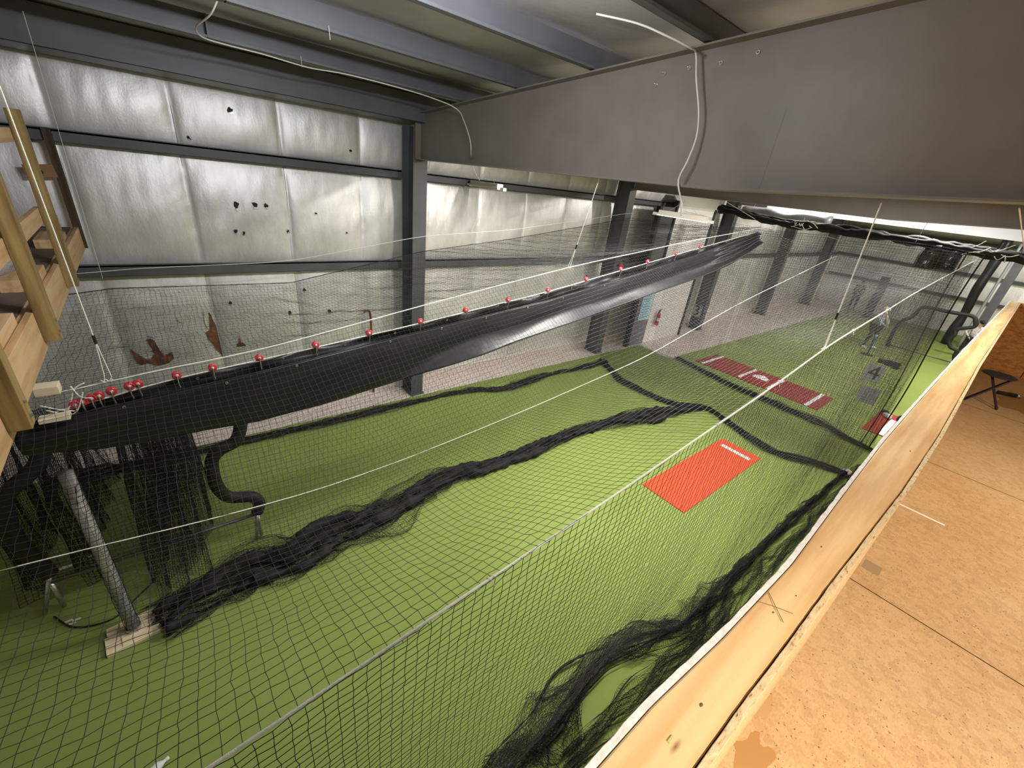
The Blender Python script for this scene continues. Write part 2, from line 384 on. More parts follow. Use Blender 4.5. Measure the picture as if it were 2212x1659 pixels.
for (a, b, s) in ((1.05, 3.67, .055), (1.30, 3.69, .04), (1.46, 3.69, .035), (1.16, 4.92, .035), (.99, 3.28, .03), (1.1, 3.26, .025), (2.29, 1.88, .03), (9.49, 2.21, .05), (1.9, 2.3, .025), (2.85, 4.62, .025), (.62, 4.5, .02), (1.75, 3.3, .02), (1.62, 1.9, .03), (2.2, 3.6, .015), (2.7, 3.3, .015), (.75, 2.15, .025)):
    q = [(s * math.cos(k) * random.uniform(.5, 1.2), s * math.sin(k) * random.uniform(.6, 1.4)) for k in np.arange(0, 6.2, .8)]
    blob(a, b, q, BLK, 'small_hole')
    blob(a + s * .3, b - s * 1.1, [(x * .8, z * .35) for x, z in q], BRIGHT, 'foil_curl', .008)
# far wall, back wall, right wall
ys_ = np.arange(-8.6, 8.2, .14); Yf, Zf = np.meshgrid(ys_, np.arange(0, 6.6, .12), indexing='ij')
grid_mesh('wall_far', np.stack([31.45 - .6 * foil_depth(Yf + 2, Zf), Yf, Zf], -1), FOIL, kind='structure')
grid_mesh('wall_back', np.stack([-4.3 + .6 * foil_depth(Yf + 2, Zf), Yf, Zf], -1), FOIL, kind='structure')
obj('wall_right', B(-4.4, 31.6, -8.9, -8.8, 0, 6.6), OSB, kind='structure')
# ceiling foil pillows between the purlins
PY = [7.3, 6.1, 4.88, 3.66, 2.44, 1.22, 0.0, -1.22, -2.44, -3.66, -4.88, -6.1, -7.3]
yc = np.arange(-8.8, 8.25, .06); xc = np.concatenate([np.arange(-4.4, 12, .12), np.arange(12, 31.7, .5)])
Xc, Yc = np.meshgrid(xc, yc, indexing='ij'); dmin = np.min(np.abs(Yc[..., None] - np.array(PY)), -1)
Zc = ROOF(Yc) + .235 - .07 * np.sin(np.clip(dmin / .61, 0, 1) * math.pi / 2) + .008 * Noise(7, 4, 5)(Xc, Yc)
grid_mesh('ceiling', np.stack([Xc, Yc, Zc], -1), CFOIL, kind='structure')

# ------------------------------------------------------------------ steel frame
CX = [3.84, 9.98, 16.15, 22.3, 28.45]
ordn = ['nearest', 'second nearest', 'third', 'fourth', 'farthest']
for i, cx in enumerate(CX):
    tcol = thing('steel_column', ['grey steel column against foil wall at the end of the nearest rafter', 'grey steel column against foil wall left of the white utility room', 'dark steel column standing behind the white utility room', 'dark steel column on foil wall, first seen clear beyond the number 3 sign', 'dark steel column on foil wall nearest the far corner'][i], 'column', (cx, 7.45, 0), group='steel columns on the long foil wall')
    cd_ = .42
    for nm, a in (('inner_flange', (-.13, .14, 0, .014, 0, 5.12)), ('outer_flange', (-.13, .14, cd_, cd_ + .014, 0, 5.12)), ('web', (-.008, .008, .014, cd_, 0, 5.12)), ('base_plate', (-.15, .16, -.04, cd_ + .04, 0, .02))):
        obj(nm, B(*a), COLM, tcol)
    y1 = 7.44; y0 = -8.6
    tr = thing('steel_rafter', ['huge grey-brown steel rafter crossing the whole top right', 'dark steel rafter just below and beyond the big one', 'steel rafter above the white utility room', 'steel rafter over the fourth bay, far beyond', 'farthest steel rafter near the end wall'][i], 'rafter', (cx, 0, 0), group='roof rafters')
    def zb(y): return 4.63 if y > 2 else 4.63 + (2 - y) * .05
    bm = bmesh.new(); rings = []
    for y in (y1, 7.0, 4.0, 2.0, 0, -3, -8.6):
        rings.append([bm.verts.new((x, y, z)) for x, z in ((-.008, zb(y)), (.008, zb(y)), (.008, ROOF(y) - .02), (-.008, ROOF(y) - .02))])
    for a, b in zip(rings, rings[1:]):
        for k in range(4): bm.faces.new((a[k], a[(k + 1) % 4], b[(k + 1) % 4], b[k]))
    obj('web', bm, RAFT, tr)
    for nm, fz, wd in (('bottom_flange', lambda y: zb(y), .11), ('top_flange', lambda y: ROOF(y) - .016, .11)):
        bm = bmesh.new()
        Y_ = (y1, 7.0, 4.0, 2.0, 0, -3, -8.6)
        for a, b in zip(Y_, Y_[1:]):
            vs = []
            for y in (a, b):
                z = fz(y); vs.append([bm.verts.new(q) for q in ((-wd, y, z - .014), (wd, y, z - .014), (wd, y, z), (-wd, y, z))])
            for k in range(4): bm.faces.new((vs[0][k], vs[0][(k + 1) % 4], vs[1][(k + 1) % 4], vs[1][k]))
        obj(nm, bm, RAFT, tr)
    if i == 0:
        obj('splice_seam', B(-.0095, -.008, 1.66, 1.666, 4.65, 5.2), RAFT, tr)
        obj('stiffener', B(-.11, .11, 7.425, 7.44, 4.63, 5.28), RAFT, tr)
        for (y, z) in ((2.80, 5.50), (2.56, 5.52), (2.28, 5.53), (2.0, 5.57), (2.86, 5.42)):
            bm = bmesh.new(); lathe(bm, [(.016, 0), (.016, .012), (.007, .012), (.006, .04), (0, .042)], 6, Matrix.Translation((-.008, y, z)) @ Matrix.Rotation(R(-90), 4, 'Y')); obj('bolt', bm, SILV, tr)
# girts
bays = [(-4.2, 3.70)] + [(CX[i] + .14, CX[i + 1] - .13) for i in range(4)] + [(CX[4] + .14, 31.3)]
for bi, (a, b) in enumerate(bays):
    for gi, (z0, z1) in enumerate(GZ):
        where = ['left of the nearest column', 'between nearest and second column', 'beside the white utility room', 'in the third bay', 'in the fourth bay', 'in the last bay by the far corner'][bi]
        if gi == 1 and bi == 2: where = 'passing above the white utility room'
        if gi == 0 and bi == 0: where = 'left of the nearest column, behind the net ropes'
        bm = bmesh.new(); yb, yf = 7.985, 7.885
        box(bm, a, b, yf, yf + .004, z0, z1); box(bm, a, b, yf, yb, z1 - .004, z1); box(bm, a, b, yf, yb, z0, z0 + .004); box(bm, a, b, yf, yf + .012, z1 - .02, z1 + .012)
        tag(obj('steel_girt', bm, COLM), ['lower', 'upper'][gi] + ' dark steel wall girt ' + where, 'girt', 'horizontal wall girts')
# far wall columns and girts
for z in (1.7, 2.85, 4.3):
    tag(obj('steel_girt', B(31.1, 31.3, -8.5, 7.85, z - .07, z + .07), COLM), {1.7: 'lowest', 2.85: 'middle', 4.3: 'top'}[z] + ' dark girt across the far end wall', 'girt', 'end wall girts')
# purlins
pn = ['eave', 'second', 'third', 'fourth', 'fifth', 'sixth', 'seventh']
for k, y in enumerate(PY[:9]):
    z0 = ROOF(y); bm = bmesh.new(); x0, x1 = -4.2, 31.3; s = 1
    if k == 0:
        box(bm, x0, x1, y - .02, y - .014, z0 - .16, z0 + .2); box(bm, x0, x1, y - .02, y + .85, z0 - .16, z0 - .154); box(bm, x0, x1, y - .02, y + .1, z0 + .2, z0 + .206)
        lab = 'deep dark eave strut where roof meets the foil wall'
    else:
        box(bm, x0, x1, y - .003, y + .003, z0, z0 + .2); box(bm, x0, x1, y - .07, y, z0, z0 + .005); box(bm, x0, x1, y - .074, y - .069, z0, z0 + .022)
        box(bm, x0, x1, y, y + .07, z0 + .196, z0 + .2)
        lab = 'grey roof purlin, ' + ['', 'first', 'second', 'third', 'fourth', 'fifth', 'sixth', 'seventh', 'eighth'][k] + ' in from the eave strut'
    o = tag(obj('roof_purlin', bm, PURL), lab, 'purlin', 'roof purlins')
    if k in (1, 2, 3):
        obj('lap_clip', B(.78, .792, y - .085, y - .0, z0 - .0, z0 + .19), PURL, o)
# purlin hanging tabs (small white wire ends)
for (x, y) in ((1.55, 4.85), (1.62, 6.05)):
    tag(obj('wire_tie', T([(x, y - .08, ROOF(y) + .03), (x + .004, y - .085, ROOF(y) - .07)], .003, 5), CABLE), 'short white wire end sticking down from purlin nearest %s' % ('the ceiling lamp glare' if y < 5 else 'the long looping white cable'), 'wire')

# ------------------------------------------------------------------ white cables and lights
c1 = [(.80, 4.9, 5.62), (.79, 5.0, 5.45), (.74, 5.3, 5.40), (.70, 5.75, 5.40), (.80, 6.05, 5.38), (1.05, 6.02, 5.37), (1.5, 5.98, 5.38), (2.1, 6.0, 5.34), (2.6, 6.0, 5.37), (3.1, 5.98, 5.37), (3.6, 5.97, 5.36), (3.68, 5.93, 5.28), (3.9, 5.9, 5.18)]
c1 = [(.78, 4.86, 5.58), (.70, 5.0, 5.42), (.62, 5.35, 5.36), (.70, 5.7, 5.35), (.92, 5.86, 5.36), (1.25, 5.95, 5.37), (1.7, 6.02, 5.36), (2.1, 6.03, 5.385), (2.6, 6.0, 5.38), (3.2, 6.02, 5.36), (3.6, 5.95, 5.29), (3.62, 5.75, 5.13), (3.64, 5.6, 4.9), (3.75, 5.72, 4.72), (4.4, 6.6, 4.56), (5.15, 7.5, 4.40)]
tag(obj('power_cable', T(smooth_path(c1, 6), .007, 6), CABLE, smooth=True), 'white cable looping under the roof to the left hanging light', 'cable')
c2 = [(3.0, 2.95, 5.72), (3.2, 2.70, 5.68), (3.35, 2.52, 5.62), (3.55, 2.42, 5.58), (3.70, 2.45, 5.58), (3.69, 2.38, 5.4), (3.7, 2.29, 5.18), (3.72, 2.26, 5.0), (3.7, 2.27, 4.82), (3.7, 2.31, 4.66), (3.73, 2.25, 4.5), (3.75, 2.22, 4.38)]
tag(obj('power_cable', T(smooth_path(c2, 6), .008, 6), CABLE, smooth=True), 'white cable curving down the big rafter to the cream hanging light', 'cable')
def fixture(loc, L, label, broken):
    t = thing('strip_light', label, 'light', loc, 0, 'hanging strip lights')
    bm = bmesh.new(); box(bm, -.07, .07, -L / 2 + .1, L / 2 - .1, 0, .085); obj('housing', bm, OFFW, t, bevel=.008)
    bm = bmesh.new(); box(bm, -.11, .11, -L / 2 + .04, L / 2 - .04, -.014, .02); obj('reflector', bm, OFFW, t, bevel=.004)
    for s in (-1, 1):
        obj('end_cap', B(-.04, .04, s * L / 2 - .05, s * L / 2 + .05, -.03, .03), OFFW, t, bevel=.01)
        obj('hanging_wire', T([(0, s * (L / 2 - .25), .055), (0, s * .02, .30)], .0025, 5), CABLE, t)
    obj('diffuser', B(-.07, .07, -L / 2 + .1, L / 2 - .1, -.020, -.0145), (emis('tube_glow', (1, .95, .82), 14) if broken else OFFW), t)
    return t
fixture((5.2, 7.35, 4.31), 1.12, 'dull white strip light hanging in front of the foil wall', 0)
fixture((8.4, 4.95, 4.2), 1.25, 'cream strip light hanging before the white utility room', 1)

# ------------------------------------------------------------------ white utility room
ur = thing('utility_room', 'white boxed utility room against foil wall with grey door', 'room', (11.35, 7.45, 0))
obj('front_panel', B(.95, 3.15, 0, .03, 0, 4.36), PANEL, ur)
obj('side_panel', B(3.12, 3.15, .03, .36, 0, 4.36), PANEL, ur)
bm = bmesh.new()
vs = [bm.verts.new(p) for p in ((.98, -.01, 4.36), (3.3, -.01, 4.36), (4.0, .34, 4.66), (1.1, .34, 4.66), (.98, -.01, 4.30), (3.3, -.01, 4.30), (4.0, .34, 4.60), (1.1, .34, 4.60))]
for f in ((0, 1, 2, 3), (4, 7, 6, 5), (0, 4, 5, 1), (1, 5, 6, 2), (2, 6, 7, 3), (3, 7, 4, 0)): bm.faces.new([vs[i] for i in f])
obj('sloping_top', bm, BEIGE, ur)
obj('corner_post', B(.0, .12, -.03, .1, 0, 4.3), BLK, ur)
obj('dark_header', B(.12, .95, .02, .1, 2.1, 4.3), COLM, ur)
obj('side_post', B(.86, .95, -.02, .1, 2.1, 4.5), BLK, ur)
dr = obj('door', B(.14, .95, 0, .045, 0, 2.1), GREY, ur, label='grey door with pale blue notice')
obj('door_handle', T([(.86, -.03, 1.0), (.78, -.03, 1.0)], .012), SILV, dr)
obj('edge_trim', B(3.15, 3.28, -.02, .02, 0, 4.36), BLK, ur)
for z in (4.1, 2.9):
    obj('panel_joint', B(.95, 3.15, -.003, .0, z, z + .006), GREY, ur)
nt = thing('door_notice', 'pale blue printed notice taped to the grey door', 'notice', (11.35, 7.44, 0))
obj('sheet', B(.32, .90, -.006, 0, .86, 1.75), NOTE, nt)
for r_, (a, b) in enumerate([(.42, .8), (.38, .84), (.5, .72), (.4, .82), (.4, .82), (.4, .82), (.42, .8), (.4, .82), (.4, .78)]):
    z = 1.64 - r_ * .085
    for k in range(5):
        x = a + (b - a) * k / 5
        obj('printed_line', B(x, x + (b - a) / 5 * random.uniform(.5, .85), -.010, -.006, z, z + .022), NOTET, nt)
fe = thing('fire_extinguisher', 'red fire extinguisher on the white panel wall', 'fire extinguisher', (12.72, 7.36, .62))
bm = bmesh.new(); lathe(bm, [(0, 0), (.062, .004), (.065, .03), (.065, .36), (.05, .42), (.02, .45), (.02, .48)], 18); obj('cylinder', bm, RED, fe, smooth=True)
obj('valve', B(-.025, .025, -.02, .02, .48, .53), BLK, fe); obj('handle', B(-.015, .10, -.012, .012, .53, .55), BLK, fe)
obj('hose', T(smooth_path([(-.02, 0, .5), (-.09, -.01, .42), (-.1, -.01, .2), (-.085, 0, .1)], 5), .012), BLK, fe, smooth=True)
obj('label_band', (lambda b: (lathe(b, [(.066, .16), (.066, .27)], 18), b)[1])(bmesh.new()), WHITE, fe)
# hook, lamp and items near the second column
tag(obj('alarm_bell', (lambda b: (ellipsoid(b, (10.08, 7.41, 2.68), (.06, .05, .06)), b)[1])(bmesh.new()), RED, smooth=True), 'small red alarm bell on the second steel column', 'bell')
tag(obj('conduit_pipe', T(smooth_path([(2.9, 7.92, 1.83), (2.98, 7.9, 1.85), (3.03, 7.9, 1.78), (3.04, 7.9, 1.4), (3.05, 7.93, .9), (3.06, 7.95, .0)], 5), .022, 8), BROWN, smooth=True), 'rusty bent conduit pipe standing at the foil wall', 'pipe')

# ------------------------------------------------------------------ far upper fittings
tag(obj('fascia_panel', B(14.3, 14.36, -3.5, 5.8, 4.55, 4.95), mat('fascia_white', (.62, .63, .66), .6)), 'long bright white fascia strip seen below the second rafter', 'fascia')
bm = bmesh.new(); P_ = [(13.0, y, 4.47 + .03 * math.sin(y * 5)) for y in np.arange(3.7, 5.95, .12)]
tube(bm, P_, [.11 + .02 * math.sin(y[1] * 9) for y in P_], 12); [tube(bm, [(13.0, y, 4.55), (13.0, y, zt_)], .006, 5) for y, zt_ in ((4.0, 5.68), (5.6, 5.57))]; tag(obj('insulated_duct', bm, mat('duct_wrap', (.36, .37, .41), .45, metal=.3, bump=.3, bs=6), smooth=True), 'lumpy grey wrapped duct above the net corner', 'duct')
bm = bmesh.new(); tube(bm, [(12.9, y, 4.30) for y in np.arange(-2.5, 1.6, .2)], .05, 10)
tag(obj('overhead_pipe', bm, mat('grey_pipe', (.42, .42, .44), .4, metal=.4), smooth=True), 'grey overhead pipe at the right end below the fascia', 'pipe')
# far right columns and hanging black curtain
t = thing('end_column', 'grey steel column at far right beyond the pitching screens', 'column', (27.6, .68, 0))
for nm, a in (('flange', (-.01, .01, -.15, .15, 0, 4.9)), ('flange', (.26, .28, -.15, .15, 0, 4.9)), ('web', (0, .27, -.006, .006, 0, 4.9))): obj(nm, B(*a), COLM, t)
t2 = bmesh.new(); tube(t2, [(27.4, .93, z) for z in np.arange(0.02, 4.6, .3)], .05, 10)
tag(obj('downpipe', t2, mat('downpipe_grey', (.3, .31, .32), .4, metal=.3), smooth=True), 'light grey vertical pipe beside the far right column', 'pipe')
def hanging_bundle(name, x, y, z0, z1, r, label, m=NETP, cat='net'):
    bm = bmesh.new(); nz = 26; pts = []; rr = []
    nn = Noise(5, 3, int(x * 10))
    for k in range(nz):
        z = z0 + (z1 - z0) * k / (nz - 1); pts.append((x + .03 * float(nn(z)), y + .03 * float(nn(z + 5)), z)); rr.append(r * (1 + .07 * float(nn(z * 2))))
    tube(bm, pts, rr, 12); return tag(obj(name, bm, m, smooth=True), label, cat)
hanging_bundle('gathered_curtain', 27.4, 1.36, .02, 4.6, .17, 'black curtain gathered in a tall bundle beside the far right column', VINYL, 'curtain')
hanging_bundle('padded_post', 29.2, 4.82, 0, 2.2, .2, 'black padded post standing at the far turf edge', FOAM, 'post')

# ------------------------------------------------------------------ mezzanine: knee wall, ledge, OSB floor
mz = 2.58; LZ = CAMZ - .83
obj('floor_mezzanine', B(-3, 10.45, -7, -.012, mz - .03, mz), OSB, kind='structure')
obj('ceiling_mezzanine_underside', B(-3, 10.55, -7, .1, mz - .28, mz - .04), PINE, kind='structure')
for x in (-2.0, .43, 2.87, 5.24, 7.7):
    obj('trim_seam', B(x - .003, x + .003, -7, -.013, mz, mz + .0012), SEAM, kind='structure')
kw = thing('knee_wall', 'low timber knee wall edging the mezzanine beside the camera', 'wall', (0, 0, mz))
hh = LZ - mz
YO = [(-1.2, .128), (.36, .128), (.54, .128), (.78, .114), (1.15, .104), (1.67, .118), (2.26, .131), (2.92, .134), (5.1, .134), (9.6, .115), (10.54, .112)]
YI = [(-1.2, .018), (.52, .018), (.69, .016), (.9, .011), (1.14, .007), (1.4, .0), (1.89, -.014), (2.65, -.018), (4.5, .002), (10.54, .004)]
def warp(name, ya, yb, z0, z1, m, label=None, x1=10.52, rough=0, bev=.003):
    bm = bmesh.new(); prev = None; n = 420; nn = Noise(8, 14, 9)
    for k in range(n):
        x = -1.2 + (x1 + 1.2) * k / (n - 1); a = float(ya(x)); b = float(yb(x)); q = rough * (float(nn(x)) * .6 + RNG.normal(0, .35)); q2 = rough * RNG.normal(0, .5)
        cs = ((a, z0), (a, z1 - bev), (a + bev, z1 + q2), (b - bev + q, z1 + q2), (b + q, z1 - bev), (b + q, z0))
        ring = [bm.verts.new((x, y, z)) for y, z in cs]
        if prev:
            for w_ in range(6): bm.faces.new((prev[w_], prev[(w_ + 1) % 6], ring[(w_ + 1) % 6], ring[w_]))
        prev = ring
    bmesh.ops.recalc_face_normals(bm, faces=bm.faces[:])
    return obj(name, bm, m, kw, label=label)
yo = lambda x: interp(YO, x); yi = lambda x: interp(YI, x)
warp('sheathing_edge', lambda x: yi(x) - .0155, lambda x: yi(x) - .002, 0, hh + .004, OSBE, 'rough cut OSB edge strip', 10.42, .0008, .001)
warp('ledge_board', yi, lambda x: yo(x) - .0145, hh - .04, hh, PINE, 'smooth pine board capping the knee wall')
warp('inner_core', lambda x: yi(x) + .002, lambda x: yo(x) - .0165, -.04, hh - .04, PINE)
warp('drywall_face', lambda x: yo(x) - .0125, yo, -.3, hh - .001, DRY, 'torn white drywall edge', 10.5, .0016, .001)
obj('end_ledge', B(10.43, 10.54, -7, .008, hh - .04, hh), PINEY, kw)
obj('end_sheathing', B(10.40, 10.43, -7, -.012, 0, hh - .0), OSBW, kw, label='orange brown OSB inner face of the end wall')
obj('end_seam', B(10.396, 10.40, -.5, -.49, 0, hh), SEAM, kw)
# knots, nail heads and stains on the ledge and floor
for (x, y, s) in ((.62, .06, .0028), (.95, .06, .002), (1.05, .045, .0016), (1.3, .065, .0022), (2.3, .03, .003), (5.4, .05, .004)):
    bm = bmesh.new(); ellipsoid(bm, (x, y, LZ - mz + .0002), (s * 1.8, s, .0012), 10, 6); obj('knot', bm, mat('knot', (.22, .10, .035), .7), kw, smooth=True)
def stain(pts, name, m=SCUFF):
    o = obj(name, poly_slab(pts, mz, mz + .0008), m); o.parent = None; return fin(o, kind='structure')
def wob(cx, cy, rx, ry, n=26, seed=1):
    g = np.random.default_rng(seed); ph = g.uniform(0, 6.28, 4)
    return [(cx + rx * math.cos(a) * (1 + .25 * math.sin(3 * a + ph[0]) + .15 * math.sin(5 * a + ph[1])), cy + ry * math.sin(a) * (1 + .25 * math.sin(2 * a + ph[2]) + .15 * math.sin(7 * a + ph[3]))) for a in np.linspace(0, 2 * math.pi, n, endpoint=False)]
stain(wob(1.66, -.035, .07, .02, seed=3), 'trim_stain', mat('water_stain', (.50, .31, .14), .6))
stain(wob(1.44, -.08, .10, .055, seed=5), 'trim_stain', mat('water_stain_dark', (.42, .23, .085), .6))
stain(wob(8.6, -.5, .5, .2, seed=8), 'trim_stain', mat('water_stain_far', (.36, .19, .07), .6))
tp = tag(obj('masking_tape', B(-.012, .012, -.31, 0, 0, .0016), WHITE), 'strip of white tape stuck on the OSB floor', 'tape'); tp.location = (4.12, -.02, mz + .0005); tp.rotation_euler = (0, 0, R(2))
for k, (a, b) in enumerate([((1.0, .092, 0), (.94, .035, .002)), ((.945, .094, .001), (.985, .030, .002))]):
    tag(obj('dry_straw', T([(*a[:2], LZ + .002 + a[2]), ((a[0] + b[0]) / 2, (a[1] + b[1]) / 2 + .002, LZ + .004), (*b[:2], LZ + .003)], .0009, 5), mat('straw', (.28, .18, .07), .7)), ['longer', 'shorter'][k] + ' of two crossed dry straws lying on the pine ledge', 'straw')
tag(obj('wood_splinter', B(.515, .53, .062, .066, LZ, LZ + .002), mat('pale_green_splinter', (.6, .55, .2), .7)), 'pale splinter lying on the near end of the pine ledge', 'splinter')
tag(obj('floor_marking', B(3.05, 3.16, -.15, -.06, mz, mz + .0005), mat('grey_print', (.36, .25, .145), .8)), 'faint grey printed panel stamp on the OSB floor', 'marking')
# folding stool
st = thing('folding_stool', 'black folding stool standing on the OSB floor by knee wall', 'stool', (8.05, -.22, mz))
bm = bmesh.new(); ellipsoid(bm, (.12, 0, .375), (.2, .17, .022), 20, 8); obj('seat', bm, mat('stool_fabric', (.035, .035, .03), .8), st, smooth=True)
LEG = mat('stool_leg', (.035, .025, .05), .35, metal=.5)
for x in (-.15, -.05):
    obj('leg', T([(x, .155, 0), (x + .17, -.12, .36)], .010), LEG, st)
    obj('leg', T([(x + .02, -.15, 0), (x + .17, .06, .36)], .010), LEG, st)
obj('foot_bar', T([(-.15, .155, .01), (-.05, .155, .01)], .010), LEG, st); obj('foot_bar', T([(-.13, -.15, .01), (-.03, -.15, .01)], .010), LEG, st)
tr_ = thing('torch', 'dark torch with shiny tip lying behind the stool', 'torch', (8.9, -.5, mz + .028))
obj('barrel', T([(-.1, .18, 0), (.02, 0, 0)], .025, 12), BLK, tr_, smooth=True); obj('lens', T([(.02, 0, 0), (.035, -.03, 0)], .032, 12), SILV, tr_, smooth=True)

# ------------------------------------------------------------------ left timber deck
dk = thing('timber_deck', 'unfinished timber deck at the left with pine rim board', 'deck', (-.75, 0, 3.05))
obj('rim_board', B(-.04, 0, 1.6, 7.95, .0, .27), PINEY, dk, bevel=.003)
obj('inner_rim_board', B(-.085, -.045, 1.6, 7.95, .03, .24), PINEY, dk, bevel=.003)
obj('deck_floor', B(-3.3, -.085, 1.6, 7.95, .23, .25), mat('deck_ply', (.14, .095, .075), .7, var=.2), dk)
obj('ledger', B(-3.3, -.09, 7.9, 7.95, 0, .25), PINEY, dk)
for k, y in enumerate((2.0, 2.6, 3.2, 3.8, 4.4, 5.0, 5.6, 6.2, 6.8, 7.4)):
    obj('joist', B(-3.2, -.086, y, y + .04, 0, .225), PINEY, dk)
for k, y in enumerate((1.95, 3.35, 4.75, 6.5)):
    obj('toe_block', B(-.24, -.045, y, y + .55, .25, .34), PINEY, dk, bevel=.003)
for k, (y, zt) in enumerate(((2.84, 1.5), (4.15, 1.5), (5.68, 1.5))):
    nm = ['post holding the railing nearest the camera', 'middle railing post', 'third railing post, farther along'][k]
    p = tag(obj('railing_post', B(0, .085, y - .045, y + .045, 0.06, zt + 3.05 - 3.05, M=None), TREATZ, bevel=.003), 'yellowish treated timber ' + nm + ' of the left deck', 'post', 'treated deck railing posts')
    p.location = (-.75, 0, 3.05)
    for zz in (.12, .2):
        bm = bmesh.new(); lathe(bm, [(.012, 0), (.012, .008), (0, .009)], 6, Matrix.Translation((.086, y, zz)) @ Matrix.Rotation(R(90), 4, 'Y')); obj('bolt', bm, SILV, p)
for z, h in ((3.74, .13), (4.36, .10)):
    tag(obj('railing_board', B(-.79, -.752, 1.6, 5.72, z - h / 2, z + h / 2), PINEY, bevel=.003), ['upper', 'middle'][z < 4] + ' pine railing board fixed behind the deck posts', 'board', 'deck railing boards')
tag(obj('corner_post', B(-.80, -.72, 7.84, 7.88, 3.06, 4.42), DARKW), 'dark brown timber post against the foil wall at deck end', 'post')
tag(obj('short_brace', B(-.90, -.87, 7.5, 7.54, 3.3, 3.5), PINEY), 'short pale timber offcut standing by the dark post', 'offcut')
sg = thing('number_board', 'brown wooden board marked 6 beside the dark post', 'sign', (-.92, 7.822, 3.95))
obj('board', B(-.13, .13, 0, .02, -.07, .07, M=Matrix.Rotation(R(-6), 4, 'Y')), mat('brown_card', (.32, .17, .09), .8, var=.1), sg)
text_mesh('numeral', '6', .12, BLK, sg, Matrix.Translation((0, -.006, 0)) @ Matrix.Rotation(R(90), 4, 'X'))
t = thing('bottle_rack', 'grey rack of white bottles standing at the far left wall', 'rack', (-1.5, 7.2, 3.3))
obj('tray', B(-.4, .3, -.15, .15, .35, .37), COLM, t); obj('tray', B(-.4, .3, -.15, .15, .62, .64), COLM, t); obj('tray', B(-.4, .3, -.15, .15, .1, .12), COLM, t)
for s in (-.39, .29): obj('upright', B(s - .01, s + .01, -.15, .15, 0, .95), COLM, t)
proto = None
for sh, zz in enumerate((3.67, 3.94)):
    for k in range(5):
        lab = 'white bottle %s on the %s tray of the grey rack' % (['leftmost', 'second from left', 'in the middle', 'second from right', 'rightmost'][k], ['lower', 'upper'][sh])
        if proto is None:
            proto = thing('white_bottle', lab, 'bottle', (-1.8 + k * .12, 7.1, zz), 0, 'white bottles on the grey rack')
            bm = bmesh.new(); lathe(bm, [(0, 0), (.04, .002), (.04, .13), (.016, .16), (.016, .18), (0, .181)], 14); obj('body', bm, mat('bottle_white', (.7, .7, .68), .35), proto, smooth=True)
            bm = bmesh.new(); lathe(bm, [(.019, .165), (.019, .195), (0, .196)], 12); obj('cap', bm, BLK, proto, smooth=True)
        else: dup(proto, (-1.8 + k * .12, 7.1, zz), lab)
t = thing('storage_crate', 'dull green storage crate on the left deck', 'crate', (-1.55, 6.5, 3.3)); obj('tub', B(-.45, .3, -.2, .2, 0, .3), mat('crate_green', (.16, .19, .15), .6), t, bevel=.01); obj('lid', B(-.47, .32, -.22, .22, .3, .33), mat('crate_lid', (.2, .23, .18), .6), t, bevel=.008); obj('handle_bar', B(-.2, .1, -.24, -.22, .2, .22), SIGN, t)
def crumple(name, loc, rad, label, seed):
    bm = bmesh.new(); bmesh.ops.create_icosphere(bm, subdivisions=4, radius=1); nn = Noise(8, 3.2, seed); n2 = Noise(8, 9, seed + 1)
    for v in bm.verts:
        k = 1 + .08 * float(nn(v.co.x + v.co.z, v.co.y)) + .04 * float(n2(v.co.y - v.co.z, v.co.x)); v.co = Vector((v.co.x * rad[0] * k, v.co.y * rad[1] * k, max(v.co.z * rad[2] * k, -rad[2] * .8)))
    t = NT('plastic_wrap'); t.set(col=(.42, .42, .43), rough=.18, metal=.35, normal=t.bump(t.noise(t.coords(), 12, 6, .7), .8, .03))
    o = tag(obj(name, bm, t.m, smooth=True), label, 'sack'); o.location = loc; return o
crumple('insulation_sack', (-1.15, 5.05, 3.55), (.26, .32, .26), 'silvery plastic sack between the second and third deck posts', 3)
crumple('insulation_sack', (-1.25, 3.9, 3.50), (.3, .35, .24), 'silvery plastic sack behind the middle deck post at frame edge', 5)
# clamp boards where the curtain rope is tied
bm = bmesh.new(); box(bm, -.82, -.70, 3.72, 3.82, 2.87, 2.93); tag(obj('tie_block', bm, BLOCK, bevel=.004), 'upper short pine block where the ropes are tied', 'block', 'rope tie blocks')
bm = bmesh.new(); box(bm, -.84, -.69, 3.66, 3.74, 2.70, 2.73); tag(obj('tie_block', bm, BLOCK, bevel=.004), 'lower short pine block under the knotted ropes', 'block', 'rope tie blocks')

# ------------------------------------------------------------------ ropes
R1 = [(-2.5, 2.86), (-.16, 2.96), (1.07, 3.11), (3.05, 3.35), (4.14, 3.54), (7.5, 3.84), (11.9, 4.12)]
R2 = [(-.8, 2.70), (-.46, 2.80), (-.3, 2.83), (.48, 2.90), (1.96, 3.06), (3.73, 3.28), (5.13, 3.50), (7.18, 3.82), (9.5, 4.17)]
R2B = [(-.8, 2.83), (-.45, 2.90), (.47, 2.97), (1.95, 3.23), (4.0, 3.56), (4.3, 3.60), (6.9, 3.93), (9.6, 4.22)]
MID = [(-2.5, 2.72), (-.86, 2.63), (.14, 2.5), (.79, 2.48), (2.15, 2.6), (2.75, 2.67), (4.16, 2.86), (6, 3.3), (9.6, 3.95)]
R3 = [(-.9, 2.9), (-.54, 2.96), (1.46, 3.02), (3.7, 3.43), (5.6, 3.57), (9.6, 4.1)]
Y1, YM, Y2, Y3 = .85, 2.4, 3.75, 7.0
